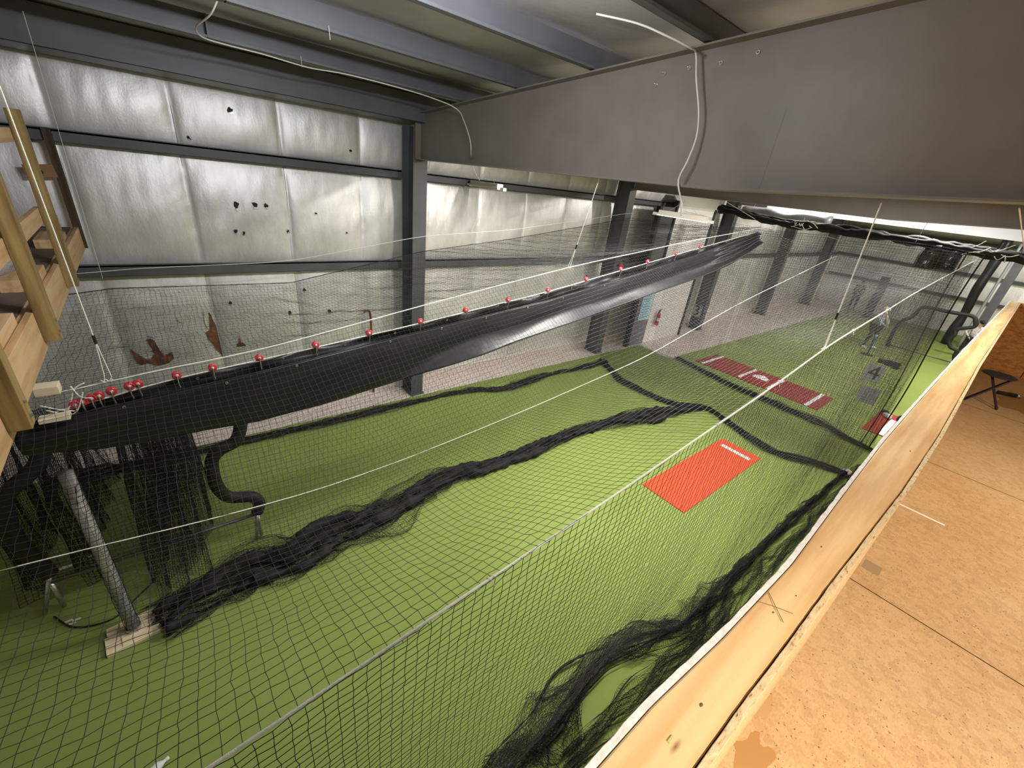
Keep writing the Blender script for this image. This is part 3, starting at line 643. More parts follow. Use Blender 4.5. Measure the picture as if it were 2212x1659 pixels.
def rope(tbl, y, x0, x1, r, label, n=60, dz=0, dy=0, m=ROPE):
    xs = np.linspace(x0, x1, n); zz = interp(tbl, xs); k = np.ones(5) / 5; zz2 = np.convolve(np.pad(zz, 2, mode='edge'), k, 'valid')
    return tag(obj('suspension_rope', T([(x, y + dy + .002 * math.sin(x * 3), z + dz) for x, z in zip(xs, zz2)], r, 8), m, smooth=True), label, 'rope', 'white suspension ropes')
rope(R1, Y1, -1.3, 11.9, .0058, 'thick white rope carrying the near side net, running diagonally')
rope(MID, YM, -2.2, 9.6, .0028, 'thin white rope sagging across the net roof in mid picture')
rope(R2, Y2, -.8, 9.5, .0058, 'white rope threaded through the red curtain rollers')
rope(R2B, Y2, -.8, 9.6, .0052, 'white rope running just above the roller rope', dy=.03)
rope(R3, Y3, -.9, 9.6, .0045, 'thin white rope along the foil wall side of nets')
def hanger(a, b, label, r=.004, bridle=True):
    t = thing('hanger_rope', label, 'rope', b, 0, 'vertical hanger ropes'); a = Vector(a) - Vector(b); b = Vector((0, 0, 0))
    if bridle:
        kz = a.normalized() * .30; obj('upper_line', T([a, kz], r, 6), ROPE, t)
        obj('crimp', T([kz * 1.12, kz * .92], r * 2.2, 8), BLK, t)
        obj('bridle', T([kz, (.015, 0, .02), (0, 0, 0)], r * .9, 6), ROPE, t); obj('bridle', T([kz, (-.02, .0, .03), (-.03, 0, -.005)], r * .9, 6), ROPE, t)
        bm = bmesh.new(); tube(bm, [(-.05 + .008 * k, .009 * math.cos(k * 1.9), .009 * math.sin(k * 1.9)) for k in range(10)], .0035, 6); obj('knot', bm, ROPE, t)
    else: obj('line', T([a, b], r, 6), ROPE, t)
hanger((3.8, .84, 4.64), (4.15, Y1, 3.54), 'white hanger rope from rafter down to the thick near rope')
hanger((3.85, 3.35, 4.62), (4.05, Y2, 3.57), 'white hanger rope from rafter to the roller curtain line')
hanger((-.50, 3.75, 5.55), (-.45, Y2, 2.91), 'long white hanger rope in front of the left timber deck')
hanger((-.57, 7.0, 5.4), (-.60, Y3, 2.85), 'thin hanger line in front of foil wall near the deck', .0025, False)
hanger((5.1, 7.1, 4.33), (4.7, Y3, 3.5), 'thin line dropping from the dull white strip light', .0022, False)
hanger((3.8, .22, 4.68), (11.8, .26, 4.28), 'thin rope slanting from the rafter at the right edge', .004, False)
hanger((11.8, 1.75, 4.75), (11.9, 1.8, 4.3), 'short rope tying the overhead bundle near its middle', .004, False)
hanger((9.9, 4.9, 4.6), (11.9, 5.0, 4.3), 'short thin rope from second rafter to the bundle', .003, False)
tag(obj('cross_rope', T([(12.0, 6.0, 4.42), (12, 4.3, 4.28), (12.05, 2.4, 4.02), (12.05, 1.0, 3.98)], .007, 6), ROPE, smooth=True), 'thin white rope stretched across below the black bundle', 'rope')
# loops of rope at the junctions
def loops(c, n, sp, label):
    t = thing('knotted_rope', label, 'rope', c)
    for k in range(n):
        p = Vector((random.uniform(-sp, sp) * .3, random.uniform(-sp, sp), random.uniform(-.04, .06)))
        q = p + Vector((random.uniform(-.05, .05), random.uniform(-.22, .22), random.uniform(-.12, .16)))
        obj('rope_loop', T(smooth_path([p, (p + q) / 2 + Vector((0, 0, random.uniform(-.08, .02))), q], 5), .007, 6), ROPE, t, smooth=True)
loops((11.85, .75, 4.30), 9, .3, 'tangled white rope loops on the right end of the bundle')
loops((11.85, 3.9, 4.36), 7, .25, 'knotted white rope in the middle of the overhead bundle')
t = thing('knotted_rope', 'white rope knots tied at the left deck edge', 'rope', (-.7, 3.74, 2.8))
for a in ([(-.08, 0, -.09), (.0, 0, -.06), (.06, .02, .07), (.12, .02, .11)], [(-.12, 0, .0), (-.04, 0, -.05), (.03, 0, -.08)], [(.05, .02, .10), (.08, .0, .02), (.13, 0, -.0)], [(-.1, 0, -.04), (.02, 0, -.1), (.1, 0, .05)]):
    obj('rope_loop', T(smooth_path(a, 5), .005, 6), ROPE, t, smooth=True)
# ties along the thick rope
for k, (x, s) in enumerate([(.78, 'just right of picture centre bottom'), (2.5, 'left of the orange mat'), (3.35, 'above the orange mat'), (4.9, 'beyond the near hanger'), (6.0, 'halfway to the far bundle'), (8.9, 'closest to the far bundle')]):
    z = float(interp(R1, x)); bm = bmesh.new(); tube(bm, [(x - .02 + .006 * q, Y1 + .010 * math.cos(q * 1.7), z + .010 * math.sin(q * 1.7)) for q in range(8)], .0028, 6)
    tube(bm, [(x, Y1, z - .01), (x + .01, Y1 - .012, z - .045)], .0025, 5)
    tag(obj('rope_tie', bm, ROPE, smooth=True), 'small white knot on the thick near rope, ' + s, 'knot', 'knots on the thick rope')

# ------------------------------------------------------------------ roller curtain
rx = [(-.66), -.62, -.57, -.53, -.46, -.36, -.31, -.08, .15, .48, .93, 1.42, 1.96, 2.51, 3.10, 3.73, 4.42, 5.13, 5.75, 6.48, 7.18]
names = ['leftmost red roller, at the knotted ropes', 'second red roller from the left', 'third red roller from the left', 'fourth red roller, last of the tight cluster', 'fifth red roller, standing just off the tight cluster', 'sixth red roller, left one of a close pair', 'seventh red roller, right one of a close pair', 'eighth red roller, below the torn foil opening', 'ninth red roller from the left', 'tenth red roller, below the tall brown tear', 'eleventh red roller from the left', 'twelfth red roller, under the rusty conduit', 'thirteenth red roller, at the nearest steel column', 'fourteenth red roller, right of the nearest column', 'fifteenth red roller from the left', 'sixteenth red roller from the left', 'seventeenth red roller, right of the hanger bridle', 'eighteenth red roller, left of the utility room', 'nineteenth red roller, in front of the second column', 'twentieth red roller, over the white utility room', 'twenty-first and last red roller, farthest right']
pr = None
for k, x in enumerate(rx):
    z = float(interp(R2, x)); lab = names[k] + ' on the curtain rope'
    if pr is None:
        pr = thing('curtain_roller', lab, 'roller', (x, Y2, z), 0, 'red curtain rollers')
        M = Matrix.Rotation(R(90), 4, 'X')
        bm = bmesh.new(); lathe(bm, [(.014, -.008), (.030, -.011), (.030, -.004), (.026, 0), (.030, .004), (.030, .011), (.014, .008)], 24, Matrix.Translation((0, 0, .024)) @ M); obj('wheel', bm, RED, pr, smooth=True)
        bm = bmesh.new(); lathe(bm, [(.014, -.010), (.008, -.014), (0, -.015)], 14, Matrix.Translation((0, 0, .024)) @ M); lathe(bm, [(.0, .015), (.008, .014), (.014, .010)], 14, Matrix.Translation((0, 0, .024)) @ M); obj('hub', bm, HUBM, pr, smooth=True)
        obj('bracket', T(smooth_path([(0, -.016, .026), (0, -.017, -.02), (0, -.006, -.05), (.004, -.004, -.075), (.0, -.0, -.085)], 4), .0042, 8), SILV, pr, smooth=True)
    else: dup(pr, (x, Y2, z), lab)
VT = [(-1.0, 2.66), (-.73, 2.69), (.46, 2.80), (1.95, 2.98), (3.75, 3.17), (5.5, 3.44), (7.07, 3.71), (8.6, 4.0), (9.25, 4.14)]
VB = [(-1.0, 2.47), (-.6, 2.38), (.4, 2.33), (1.2, 2.40), (1.96, 2.52), (3.8, 2.84), (5.5, 3.10), (7.26, 3.37), (8.2, 3.56), (8.8, 3.74), (9.25, 3.95)]
cu = thing('vinyl_curtain', 'long black vinyl curtain gathered up below the red rollers', 'curtain', (0, 0, 0))
u = np.arange(-.98, 9.26, .03); vv = np.linspace(0, 1, 26); U, V_ = np.meshgrid(u, vv, indexing='ij')
zt = interp(VT, U); zb_ = interp(VB, U); n1 = Noise(6, 2.2, 11); n2 = Noise(6, 6, 12)
fold = .05 * n1(U * 1.3 + V_ * 1.6, V_ * .6) + .015 * n2(U + V_, V_)
rr_ = np.clip((U - 1.2) / 1.5, 0, 1)
yy = Y2 - .02 - .03 * np.sin(V_ * math.pi) - (.45 - .25 * rr_) * fold * np.sin(np.clip(V_ * 1.4, 0, 1) * math.pi / 2) - .14 * rr_ * np.clip((V_ - .55) / .45, 0, 1) ** 1.6
gath = np.clip((U - 7.6) / 1.7, 0, 1); yy += .06 * gath * np.sin(V_ * 26)
grid_mesh('curtain_sheet', np.stack([U, yy, zt + (zb_ - zt) * V_], -1), VINYL, cu, thick=.004)
u = np.arange(-.9, 9.3, .03); vv = np.linspace(0, 1, 8); U, V_ = np.meshgrid(u, vv, indexing='ij')
zr = interp(R2, U) - .018 - .015 * np.abs(np.sin(U * 4.1)); zl = interp(VT, U) - .12
grid_mesh('rear_fold', np.stack([U, Y2 + .05 + .02 * Noise(6, 5, 14)(U, V_) , zr + (zl - zr) * V_], -1), VINYL, cu, thick=.004)
xs = np.arange(-.98, 9.2, .05)
obj('top_hem', T([(x, Y2 - .022, float(interp(VT, x)) + .004) for x in xs], .006, 6), VINYL, cu, smooth=True)
for k, x in enumerate([-.42, .04, .22, .66, .75, 1.2, 1.62, 1.7, 2.2, 2.3, 2.78, 3.0, 3.4, 3.55, 4.0, 4.2, 4.8, 5.4, 6.1, 6.8]):
    z = (float(interp(VT, x)) - .022) if k % 2 == 0 else (float(interp(R2, x)) - .055)
    bm = bmesh.new(); lathe(bm, [(.006, 0), (.011, .001), (.011, .003), (.006, .003)], 14, Matrix.Translation((x, Y2 - .03 if k % 2 == 0 else Y2 + .035, z)) @ Matrix.Rotation(R(90), 4, 'X'), closed=True); obj('grommet', bm, BRASS, cu, smooth=True)

# ------------------------------------------------------------------ nets
S = .048
def gridxy(x0, x1, n, f, sx=S):
    u = np.arange(x0, x1 + 1e-6, sx); v = np.linspace(0, 1, n); U, V = np.meshgrid(u, v, indexing='ij'); return f(U, V)
# near side net: thick rope down to the turf
nb1 = Noise(6, 1.6, 21); nb2 = Noise(7, 5, 22)
def hem1(x): return np.interp(x, [-1, 1.5, 2.0, 2.5, 2.87, 3.33, 3.9, 5, 6.75, 9.65, 12], [.95, 1.05, 1.06, 1.14, 1.16, 1.08, .9, .88, .86, .78, .76])
def f(U, V):
    zt = interp(R1, U) - .01; z = zt * (1 - V) + .03 * V
    y = Y1 + (hem1(U) - Y1) * V ** 2.2 + .028 * np.sin(V * math.pi) * nb1(U * .7, V * 2) + .005 * nb2(U * 1.5, V) * V
    x = U + .012 * np.sin(V * math.pi) * nb1(U + 9, V * 2)
    return np.stack([x, y, z], -1)
sn = thing('side_net', 'black side net hanging below the thick near rope to the turf', 'net', (0, 0, 0))
net('net_sheet', gridxy(-1.6, 9.6, 68, f), NETM, sn, r=.0015)
net('net_sheet', gridxy(9.6, 12.0, 78, f), NETM, sn, r=.0015)
# net roof between thick rope, sagging middle rope and curtain rope
def roof_y(ya, yb, ta, tb, sag, nz):
    def f(U, V):
        za = interp(ta, U); zb = interp(tb, U); y = ya + (yb - ya) * V
        z = za + (zb - za) * V - sag * np.sin(V * math.pi) * (.7 + .3 * np.sin(U * 1.3)) + .012 * nz(U * 2, V * 4)
        return np.stack([U + .012 * nz(V * 5, U), y + .012 * nz(U * 1.5, V * 3 + 2), z], -1)
    return f
nr = thing('roof_net', 'black square mesh net roof spread over the first batting lane', 'net', (0, 0, 0))
net('net_sheet', gridxy(-2.3, 9.6, 33, roof_y(Y1, YM, R1, MID, .10, nb1)), NETM, nr)
net('net_sheet', gridxy(-1.2, 9.6, 29, roof_y(YM, Y2, MID, R2B, .06, nb1)), NETM, nr)
n2_ = thing('roof_net', 'black net roof over the second lane beside the foil wall', 'net', (0, 0, 0))
net('net_sheet', gridxy(-.85, 9.6, 64, roof_y(Y2 + .05, Y3, R2B, [(a, b - .22 * max(0, 1 - abs(a - 2) / 5) - .12) for a, b in R3], .12, nb2), .05), NETM, n2_, r=.0013)
# divider below the curtain to the middle hem
def hem2(x): return np.interp(x, [-.7, -.3, .1, .6, 1.1, 1.75, 2.35, 3.1, 4, 5.4, 6.7, 7.8, 8.9, 9.6], [4.1, 4.2, 4.34, 4.25, 4.36, 4.34, 4.5, 4.58, 4.48, 4.52, 4.45, 4.25, 3.96, 3.75])
nd = thing('divider_net', 'black divider net hanging behind the vinyl curtain down to the turf', 'net', (0, 0, 0))
def f(U, V):
    zt = interp(R2, U) - .05; z = zt * (1 - V) + .03 * V; fo = Noise(6, 4, 33)
    y = Y2 + .06 + (hem2(U) - Y2 - .06) * V ** 1.3 + .05 * fo(U, V * .4) * np.sin(V * math.pi * .8)
    return np.stack([U + .03 * fo(U + 5, V) * V, y, z], -1)
net('net_sheet', gridxy(-.9, 9.6, 70, f), NETM, nd, r=.0012)
# wall side net
def hem3(x): return 7.1 + .05 * np.sin(x * 1.7) - .22 * np.clip((x - 4.5) / 4, 0, 1) + .12 * (x < 1)
nw = thing('foil_side_net', 'black net hanging in front of the foil wall', 'net', (0, 0, 0))
def f(U, V):
    zt = interp([(a, b - .22 * max(0, 1 - abs(a - 2) / 5) - .12) for a, b in R3], U); z = zt * (1 - V) + .03 * V; fo = Noise(6, 3, 35)
    y = Y3 + (hem3(U) - Y3) * V + .06 * fo(U, V * .5) * V
    return np.stack([U + .03 * fo(U + 2, V) * V, y, z], -1)
net('net_sheet', gridxy(-1.6, 9.6, 64, f, .05), NETM, nw, r=.0012)
obj('top_cord', T([(x, Y3, float(interp([(a, b - .22 * max(0, 1 - abs(a - 2) / 5) - .12) for a, b in R3], x))) for x in np.arange(-1.6, 9.6, .1)], .005, 6), NETP, nw)
# two cross nets at the far end of the lanes
def cross(xf, y0, y1, n, seed, amp, ztop=4.2, sp=S):
    u = np.arange(y0, y1, sp); v = np.linspace(0, 1, n); U, V = np.meshgrid(u, v, indexing='ij'); fo = Noise(6, 3, seed)
    return np.stack([xf(U) * V + (xf(3.5)) * (1 - V) + amp * fo(U, V * .6) * V, U + .04 * fo(U + 4, V), (ztop + .08 * np.sin(U)) * (1 - V) + .03 * V], -1)
XA = lambda y: np.interp(y, [.6, .8, 1.8, 2.8, 3.65, 4.1, 4.8, 5.7, 6.9, 7.2], [9.75, 9.75, 9.2, 9.4, 9.75, 9.2, 8.95, 8.95, 9.58, 9.6])
XB = lambda y: np.interp(y, [.6, .75, 1.2, 1.8, 3.3, 4.05, 5.0, 6.0, 7.2], [11.48, 11.48, 11.57, 11.83, 11.82, 11.8, 11.96, 12.17, 12.1])
ca = thing('cross_net', 'black cross net closing the lanes this side of the red home mat', 'net', (0, 0, 0)); net('net_sheet', cross(XA, .8, 7.1, 84, 41, .08), NETM, ca, r=.0015); net('net_sheet', cross(lambda y: XA(y) + .1, .8, 7.1, 90, 46, .08, sp=.042), NETM, ca, r=.0014)
cb = thing('cross_net', 'black cross net just behind the first, nearest the red home mat', 'net', (0, 0, 0)); net('net_sheet', cross(XB, .75, 7.0, 84, 42, .06), NETM, cb, r=.0015); net('net_sheet', cross(lambda y: XB(y) + .08, .75, 7.0, 88, 47, .06, sp=.043), NETM, cb, r=.0014)
obj('edge_cord', T([(float(XB(3.5)) * (1 - v) + 11.5 * v, .75 + .03 * math.sin(v * 7), 4.25 * (1 - v) + .03 * v) for v in np.linspace(0, 1, 20)], .012, 6), NETP, cb)
obj('fold', T([(float(XB(3.5)) * (1 - v) + 11.55 * v, .95 + .05 * math.sin(v * 5 + 1), 4.25 * (1 - v) + .03 * v) for v in np.linspace(0, 1, 20)], .010, 6), NETP, cb)
cc = thing('far_net', 'black net hanging across the lanes beyond the home mat', 'net', (0, 0, 0)); net('net_sheet', cross(lambda y: 16.2 + 0 * np.asarray(y), 1.25, 6.3, 84, 43, .05, 4.2, .05), NETM, cc, r=.0022)
# black vertical pleated net at the left end of the second lane
pl = thing('pleated_net', 'black net hanging in dark pleats beside the grey pole', 'net', (0, 0, 0))
def f_p(x0, y0, y1, n, seed):
    u = np.arange(0, 1.0001, 1 / n); v = np.linspace(0, 1, 54); U, V = np.meshgrid(u, v, indexing='ij'); fo = Noise(7, 9, seed)
    y = y0 + (y1 - y0) * U; a = .10 * np.sin(U * n * .16 + 2 * np.sin(U * 9)) + .05 * fo(U * 3, V * .3)
    return np.stack([x0 + a * (.4 + .6 * V) + .15 * V * (U - .5), y + .03 * fo(V, U * 4), (2.25 - 1.05 * U) * (1 - V) + .03 * V], -1)
net('net_sheet', f_p(-.45, 4.25, 6.9, 150, 51), NETP, pl, r=.002); net('net_sheet', f_p(-.62, 4.4, 6.7, 120, 52), NETP, pl, r=.0024); net('net_sheet', f_p(-.25, 4.35, 6.9, 130, 53), NETP, pl, r=.0024)
net('net_sheet', f_p(-1.25, 4.95, 7.0, 120, 54), NETP, pl, r=.0026); net('net_sheet', f_p(-1.7, 5.0, 7.1, 120, 55), NETP, pl, r=.0026)  # extra dark net sheets, added to stand in for shade at lower left

# piles of netting on the turf
def pile(name, label, path, width, seed, height=.10, rows=30, du=.028, core=.04, mesh=True, r=.0017):
    t = thing(name, label, 'netting', (0, 0, 0), 0, 'netting gathered on the turf')
    P = smooth_path([(*p, 0) for p in path], 10); P = np.array([tuple(p) for p in P]); d = np.r_[0, np.cumsum(np.linalg.norm(np.diff(P, axis=0), axis=1))]
    L = d[-1]; s = np.arange(0, L, du); px = np.interp(s, d, P[:, 0]); py = np.interp(s, d, P[:, 1])
    tx = np.gradient(px); ty = np.gradient(py); q = np.hypot(tx, ty); nx, ny = -ty / q, tx / q
    nA = Noise(7, 3.0, seed); nB = Noise(7, 7.0, seed + 1); nC = Noise(8, 14, seed + 2)
    wv = np.interp(s / L, np.linspace(0, 1, len(width)), width)
    if mesh:
        v = np.linspace(-1, 1, rows); Sg, Vg = np.meshgrid(s, v, indexing='ij'); W = wv[:, None] * (.75 + .3 * nA(Sg * .9, Vg * 0))
        off = W * (Vg * .55 + .30 * np.sin(Vg * 7 + 2 * nA(Sg, Vg)) + .18 * nB(Sg, Vg * 2))
        h = height * np.clip(.42 + .45 * nB(Sg + 3, Vg * 1.4) * (1 - Vg ** 2), .12, 1.6) + .010
        along = .05 * nC(Sg * .6, Vg * 2)
        G = np.stack([px[:, None] + nx[:, None] * off + tx[:, None] / q[:, None] * along, py[:, None] + ny[:, None] * off + ty[:, None] / q[:, None] * along, h], -1)
        net('net_sheet', G, NETP, t, r=r, jit=.004)
    for k in range(5 if core else 0):
        o_ = (k - 2) / 2 * .30; nn = Noise(6, 3.2, seed + 10 + k); n3 = Noise(8, 16, seed + 30 + k)
        pts = [(px[i] + nx[i] * wv[i] * (o_ + .16 * float(nn(s[i]))), py[i] + ny[i] * wv[i] * (o_ + .16 * float(nn(s[i]))), .03 + core * .5 + .02 * abs(float(nn(s[i] + 7)))) for i in range(0, len(s), 2)]
        rr = [core * max(.12, .45 + .40 * float(nn(s[i] * 1.8 + 11)) + .25 * float(n3(s[i]))) * min(1, wv[i] / .25) for i in range(0, len(s), 2)]
        bm = bmesh.new(); tube(bm, pts, rr, 9)
        for v in bm.verts: v.co += Vector(RNG.normal(0, core * .13, 3))
        obj('gathered_fold', bm, NETP, t, smooth=True)
    return t
pile('net_pile', 'thick heap of black netting on turf below the mezzanine ledge', [(.9, .98), (1.56, 1.05), (2.0, 1.06), (2.5, 1.16), (2.87, 1.2), (3.33, 1.1), (3.91, .9), (4.93, .88), (6.75, .86), (9.65, .76)], [.40, .44, .40, .32, .24, .17, .15, .13, .12, .10, .09], 61, .15, 36, core=.018, r=.002)
pile('net_pile', 'loose lacy net fold lying between the heap and the mezzanine', [(1.9, .8), (2.9, .74), (3.44, .72), (4.19, .66), (5.62, .68), (8.5, .62), (10.5, .66)], [.26, .28, .24, .2, .18, .14, .1], 64, .06, 24, core=.006, du=.035)
pile('net_pile', 'long black netting heap on the turf across mid picture', [(-.72, 4.05), (-.32, 4.18), (.11, 4.34), (.58, 4.24), (1.06, 4.36), (1.75, 4.34), (2.35, 4.5), (3.1, 4.58), (4.04, 4.48), (5.38, 4.52), (6.74, 4.45), (7.79, 4.25), (8.9, 3.96), (9.6, 3.75)], [.36, .50, .56, .62, .46, .44, .30, .40, .34, .24, .24, .40, .46, .26, .16], 71, .12, 44, core=.075, r=.0024)
pile('net_pile', 'narrow black netting roll on the turf along the foil wall', [(-1.8, 7.25), (0, 7.15), (.9, 7.12), (2.5, 7.1), (3.7, 7.08), (5, 7.0), (5.8, 6.75), (7, 6.85), (8.5, 6.8), (9.6, 6.85)], [.26, .26, .22, .2, .2, .22, .3, .2, .22, .2], 81, .08, 22, core=.028)
pile('net_pile', 'black netting hem curving over turf this side of the home mat', [(9.6, 6.95), (9.2, 6.3), (8.93, 5.6), (8.95, 4.8), (9.2, 4.1), (9.72, 3.65), (9.4, 2.8), (9.2, 1.9), (9.62, 1.26), (9.75, .7)], [.24, .26, .24, .26, .34, .30, .34, .30, .24, .18], 91, .08, 26, core=.026)
pile('net_pile', 'farther black netting hem crossing the turf by the home mat', [(12.17, 6.05), (11.96, 5.0), (11.8, 4.05), (11.82, 3.3), (11.79, 2.35), (11.83, 1.83), (11.57, 1.17), (11.46, .6)], [.26, .26, .26, .30, .36, .34, .24, .16], 95, .08, 26, core=.024)
# overhead bundle of netting
ob = thing('net_bundle', 'black netting bundle slung overhead across the far lanes', 'netting', (0, 0, 0))
nn = Noise(6, 4, 17)
for k, (zo, xo, rad) in enumerate(((4.30, 12.0, .075), (4.34, 12.12, .06), (4.24, 12.08, .05))):
    bm = bmesh.new(); ysr = np.arange(-2.2, 6.1, .06)
    tube(bm, [(xo + .02 * float(nn(y + k * 3)), y, zo + .02 * float(nn(y * 1.2 + k)) + .10 * max(0, (y - 4.4)) - .03 * math.cos(y)) for y in ysr], [rad * .85 * (1 + .25 * float(nn(y * 3 + k * 5))) for y in ysr], 9); obj('gathered_fold', bm, NETP, ob, smooth=True)
u = np.linspace(0, 1, 14); v = np.linspace(0, 1, 14); U, V = np.meshgrid(u, v, indexing='ij'); n3 = Noise(6, 4, 19)
pf = grid_mesh('vinyl_flap', np.stack([12.0 + .10 * np.sin(U * 7) + .05 * n3(U * 2, V * 2) - .1 * V, 1.05 + .62 * U, 4.30 - .42 * V - .05 * U * V], -1), mat('shiny_black_vinyl', (.02, .02, .022), .16, spec=.8), thick=.006)
tag(pf, 'shiny black vinyl flap hanging from the overhead bundle', 'flap')

# ------------------------------------------------------------------ grey pole on its wooden base
gp = thing('support_pole', 'grey steel pole on a wooden foot at lower left', 'pole', (-.93, 4.15, 0))
bm = bmesh.new(); tube(bm, [(0, 0, .05), (0, 0, .4), (.0, .01, 1.2), (0, .01, 2.0)], .048, 16); obj('shaft', bm, PIPE, gp, smooth=True)
obj('collar', T([(0, 0, .045), (0, 0, .09)], .062, 18), SILV, gp)
obj('base_board', B(-.22, .27, -.16, -.06, 0, .04, M=Matrix.Rotation(R(6), 4, 'Z')), BLOCK, gp, bevel=.004)
obj('base_board', B(-.22, .27, -.05, .05, 0, .04, M=Matrix.Rotation(R(6), 4, 'Z')), BLOCK, gp, bevel=.004)
obj('base_board', B(-.2, .3, .06, .16, 0, .04, M=Matrix.Rotation(R(6), 4, 'Z')), BLOCK, gp, bevel=.004)
obj('cross_board', B(-.1, .1, -.15, .15, .04, .05, M=Matrix.Rotation(R(6), 4, 'Z')), BLOCK, gp, bevel=.004)
sl = bmesh.new(); nz = 22
tube(sl, [(.012 * math.sin(k * 1.3), .01 * math.cos(k), .35 + k * .055) for k in range(nz)], .055, 10)
P = []
for k in range(34):
    P.append([(.056 * math.cos(a + k * .16), .056 * math.sin(a + k * .16), .1 + k * .054) for a in np.linspace(0, 2 * math.pi, 9)])
net('net_wrap', np.array(P), NETP, gp, r=.0022, jit=.002)
sl.free()

# ------------------------------------------------------------------ padded pitching screens
def pad_screen(label, loc, rz, outline, legs, rung, netpts, r=.05):
    t = thing('pitching_screen', label, 'screen', loc, rz, 'black padded pitching screens')
    obj('padded_frame', T(smooth_path([(x, 0, z) for x, z in outline], 5), r, 12), FOAM, t, smooth=True)
    for a in legs: obj('leg', T([(a[0], 0, a[1]), (a[2], 0, a[3])], .02, 10), SILV, t, smooth=True)
    obj('bottom_rung', T([(rung[0], 0, rung[1]), (rung[2], 0, rung[3])], .022, 10), mat('rung_paint', (.12, .12, .12), .4, metal=.6), t, smooth=True)
    for s in (0, 2): obj('riser', T([(rung[s], 0, .03), (rung[s], 0, rung[s + 1])], .02, 10), SILV, t, smooth=True)
    x0, x1, z0, z1 = netpts; u = np.arange(x0, x1, .045); v = np.arange(z0, z1, .045); U, V = np.meshgrid(u, v, indexing='ij')
    net('screen_net', np.stack([U, .02 + .04 * np.sin(U * 3) * np.sin(V * 2), V], -1), NETP, t, r=.0018)
    return t
pad_screen('black padded pitching screen parked at lower left under the curtain', (-.6, 4.82, 0), 0,
           [(.92, .42), (.96, .55), (.90, .68), (.68, .78), (.59, 1.0), (.60, 1.32), (.70, 1.45), (.86, 1.52), (.94, 1.75), (.94, 2.0), (.84, 2.1), (-.3, 2.1), (-.5, 2.0), (-.62, 1.74), (-.86, 1.52), (-.93, 1.3), (-.94, .95), (-.88, .62), (-.86, .5)],
           [(.92, .42, .86, .0), (-.86, .5, -1.02, .02)], (-.88, .40, .92, .40), (-.86, .62, .42, 2.05), r=.068)
pad_screen('black padded pitching screen standing on the far lane turf', (23.0, 1.7, 0), R(90),
           [(-1.06, .20), (-.98, .40), (-.96, .60), (-.75, .66), (-.60, .90), (-.66, 1.14), (-.62, 1.34), (-1.0, 1.56), (-.96, 1.78), (-.80, 1.92), (-.2, 1.89), (.45, 1.88), (.64, 1.78), (.74, 1.40), (.98, 1.14), (1.04, .7), (1.0, .05)],
           [(-1.06, .2, -1.0, .0)], (-1.0, .12, 1.0, .12), (-.6, .7, .2, 1.88), r=.068)

# small floor things at lower left
tag(obj('floor_cable', T(smooth_path([(-1.55, 4.75, .01), (-1.38, 4.5, .01), (-1.1, 4.42, .01), (-.9, 4.6, .01), (-.75, 4.75, .01)], 6), .008, 6), BLK, smooth=True), 'black cable curving over dark turf beside the pole', 'cable')
for k, (x, y, z, a, lab) in enumerate([(-1.52, 5.42, .02, 8, 'left'), (-1.36, 5.46, .02, 14, 'right')]):
    o = tag(obj('white_tube', T([(-.06, 0, 0), (-.02, 0, .008), (.06, 0, 0)], .018, 10), WHITE, smooth=True), lab + ' one of two short white tubes on dark turf under the parked screen', 'tube', 'white tubes by the screen'); o.location = (x, y, z); o.rotation_euler = (0, 0, R(a))
for k, (x, y) in enumerate([(-1.44, 4.62), (-1.38, 4.60), (-1.41, 4.57)]):
    tag(obj('plastic_clip', B(x - .03, x + .03, y - .006, y + .006, .0, .012, M=None), WHITE), ['longest', 'middle', 'nearest'][k] + ' of three tiny white clips on the dark turf', 'clip', 'white clips on the turf')
t = thing('water_bottle', 'pale plastic bottle lying on turf at bottom frame edge', 'bottle', (-.93, 2.66, .035), R(25)); t.rotation_euler = (0, R(90), R(20))
bm = bmesh.new(); lathe(bm, [(0, 0), (.033, .003), (.034, .15), (.014, .18), (.013, .2)], 16); obj('body', bm, mat('bottle_plastic', (.62, .66, .7), .25), t, smooth=True); bm = bmesh.new(); lathe(bm, [(.015, .195), (.015, .215), (0, .216)], 12); obj('cap', bm, WHITE, t)
t = thing('door_mat_scrap', 'crumpled pale pink rag at the net corner by the ledge', 'rag', (9.9, .76, 0))
bm = bmesh.new(); bmesh.ops.create_icosphere(bm, subdivisions=3, radius=1)
for v in bm.verts: k = 1 + .2 * math.sin(v.co.x * 9) * math.cos(v.co.y * 8); v.co = Vector((v.co.x * .12 * k, v.co.y * .09 * k, max(0, v.co.z) * .07 * k + .002))
obj('cloth', bm, mat('rag_pink', (.55, .42, .40), .8), t, smooth=True); t.name = 'crumpled_rag'

# ------------------------------------------------------------------ mats
t = thing('pitching_mat', 'bright orange pitching mat with white rubber', 'mat', (5.78, 1.96, 0))
obj('pad', B(0, 2.94, 0, .82, 0, .014), ORANGE, t, bevel=.003)
obj('pitching_rubber', B(2.60, 2.70, .10, .70, .014, .022), WHITE, t, label='white rubber strip')
t = thing('home_plate_mat', 'dark red home plate mat lying across the lane', 'mat', (12.62, 2.13, 0))
obj('pad', B(0, 1.40, 0, 3.5, 0, .014), DRED, t, bevel=.003)
for nm, a in (('batter_line', (0, 1.4, .24, .33)), ('batter_line', (.1, 1.35, 1.27, 1.36)), ('batter_line', (.1, 1.35, 2.1, 2.19)), ('batter_line', (0, 1.4, 3.22, 3.31))): obj(nm, B(*a, .014, .018), WHITE, t)
obj('home_plate', poly_slab([(.62, 1.56), (.62, 1.98), (.84, 1.98), (1.05, 1.77), (.84, 1.56)], .014, .02), WHITE, t)
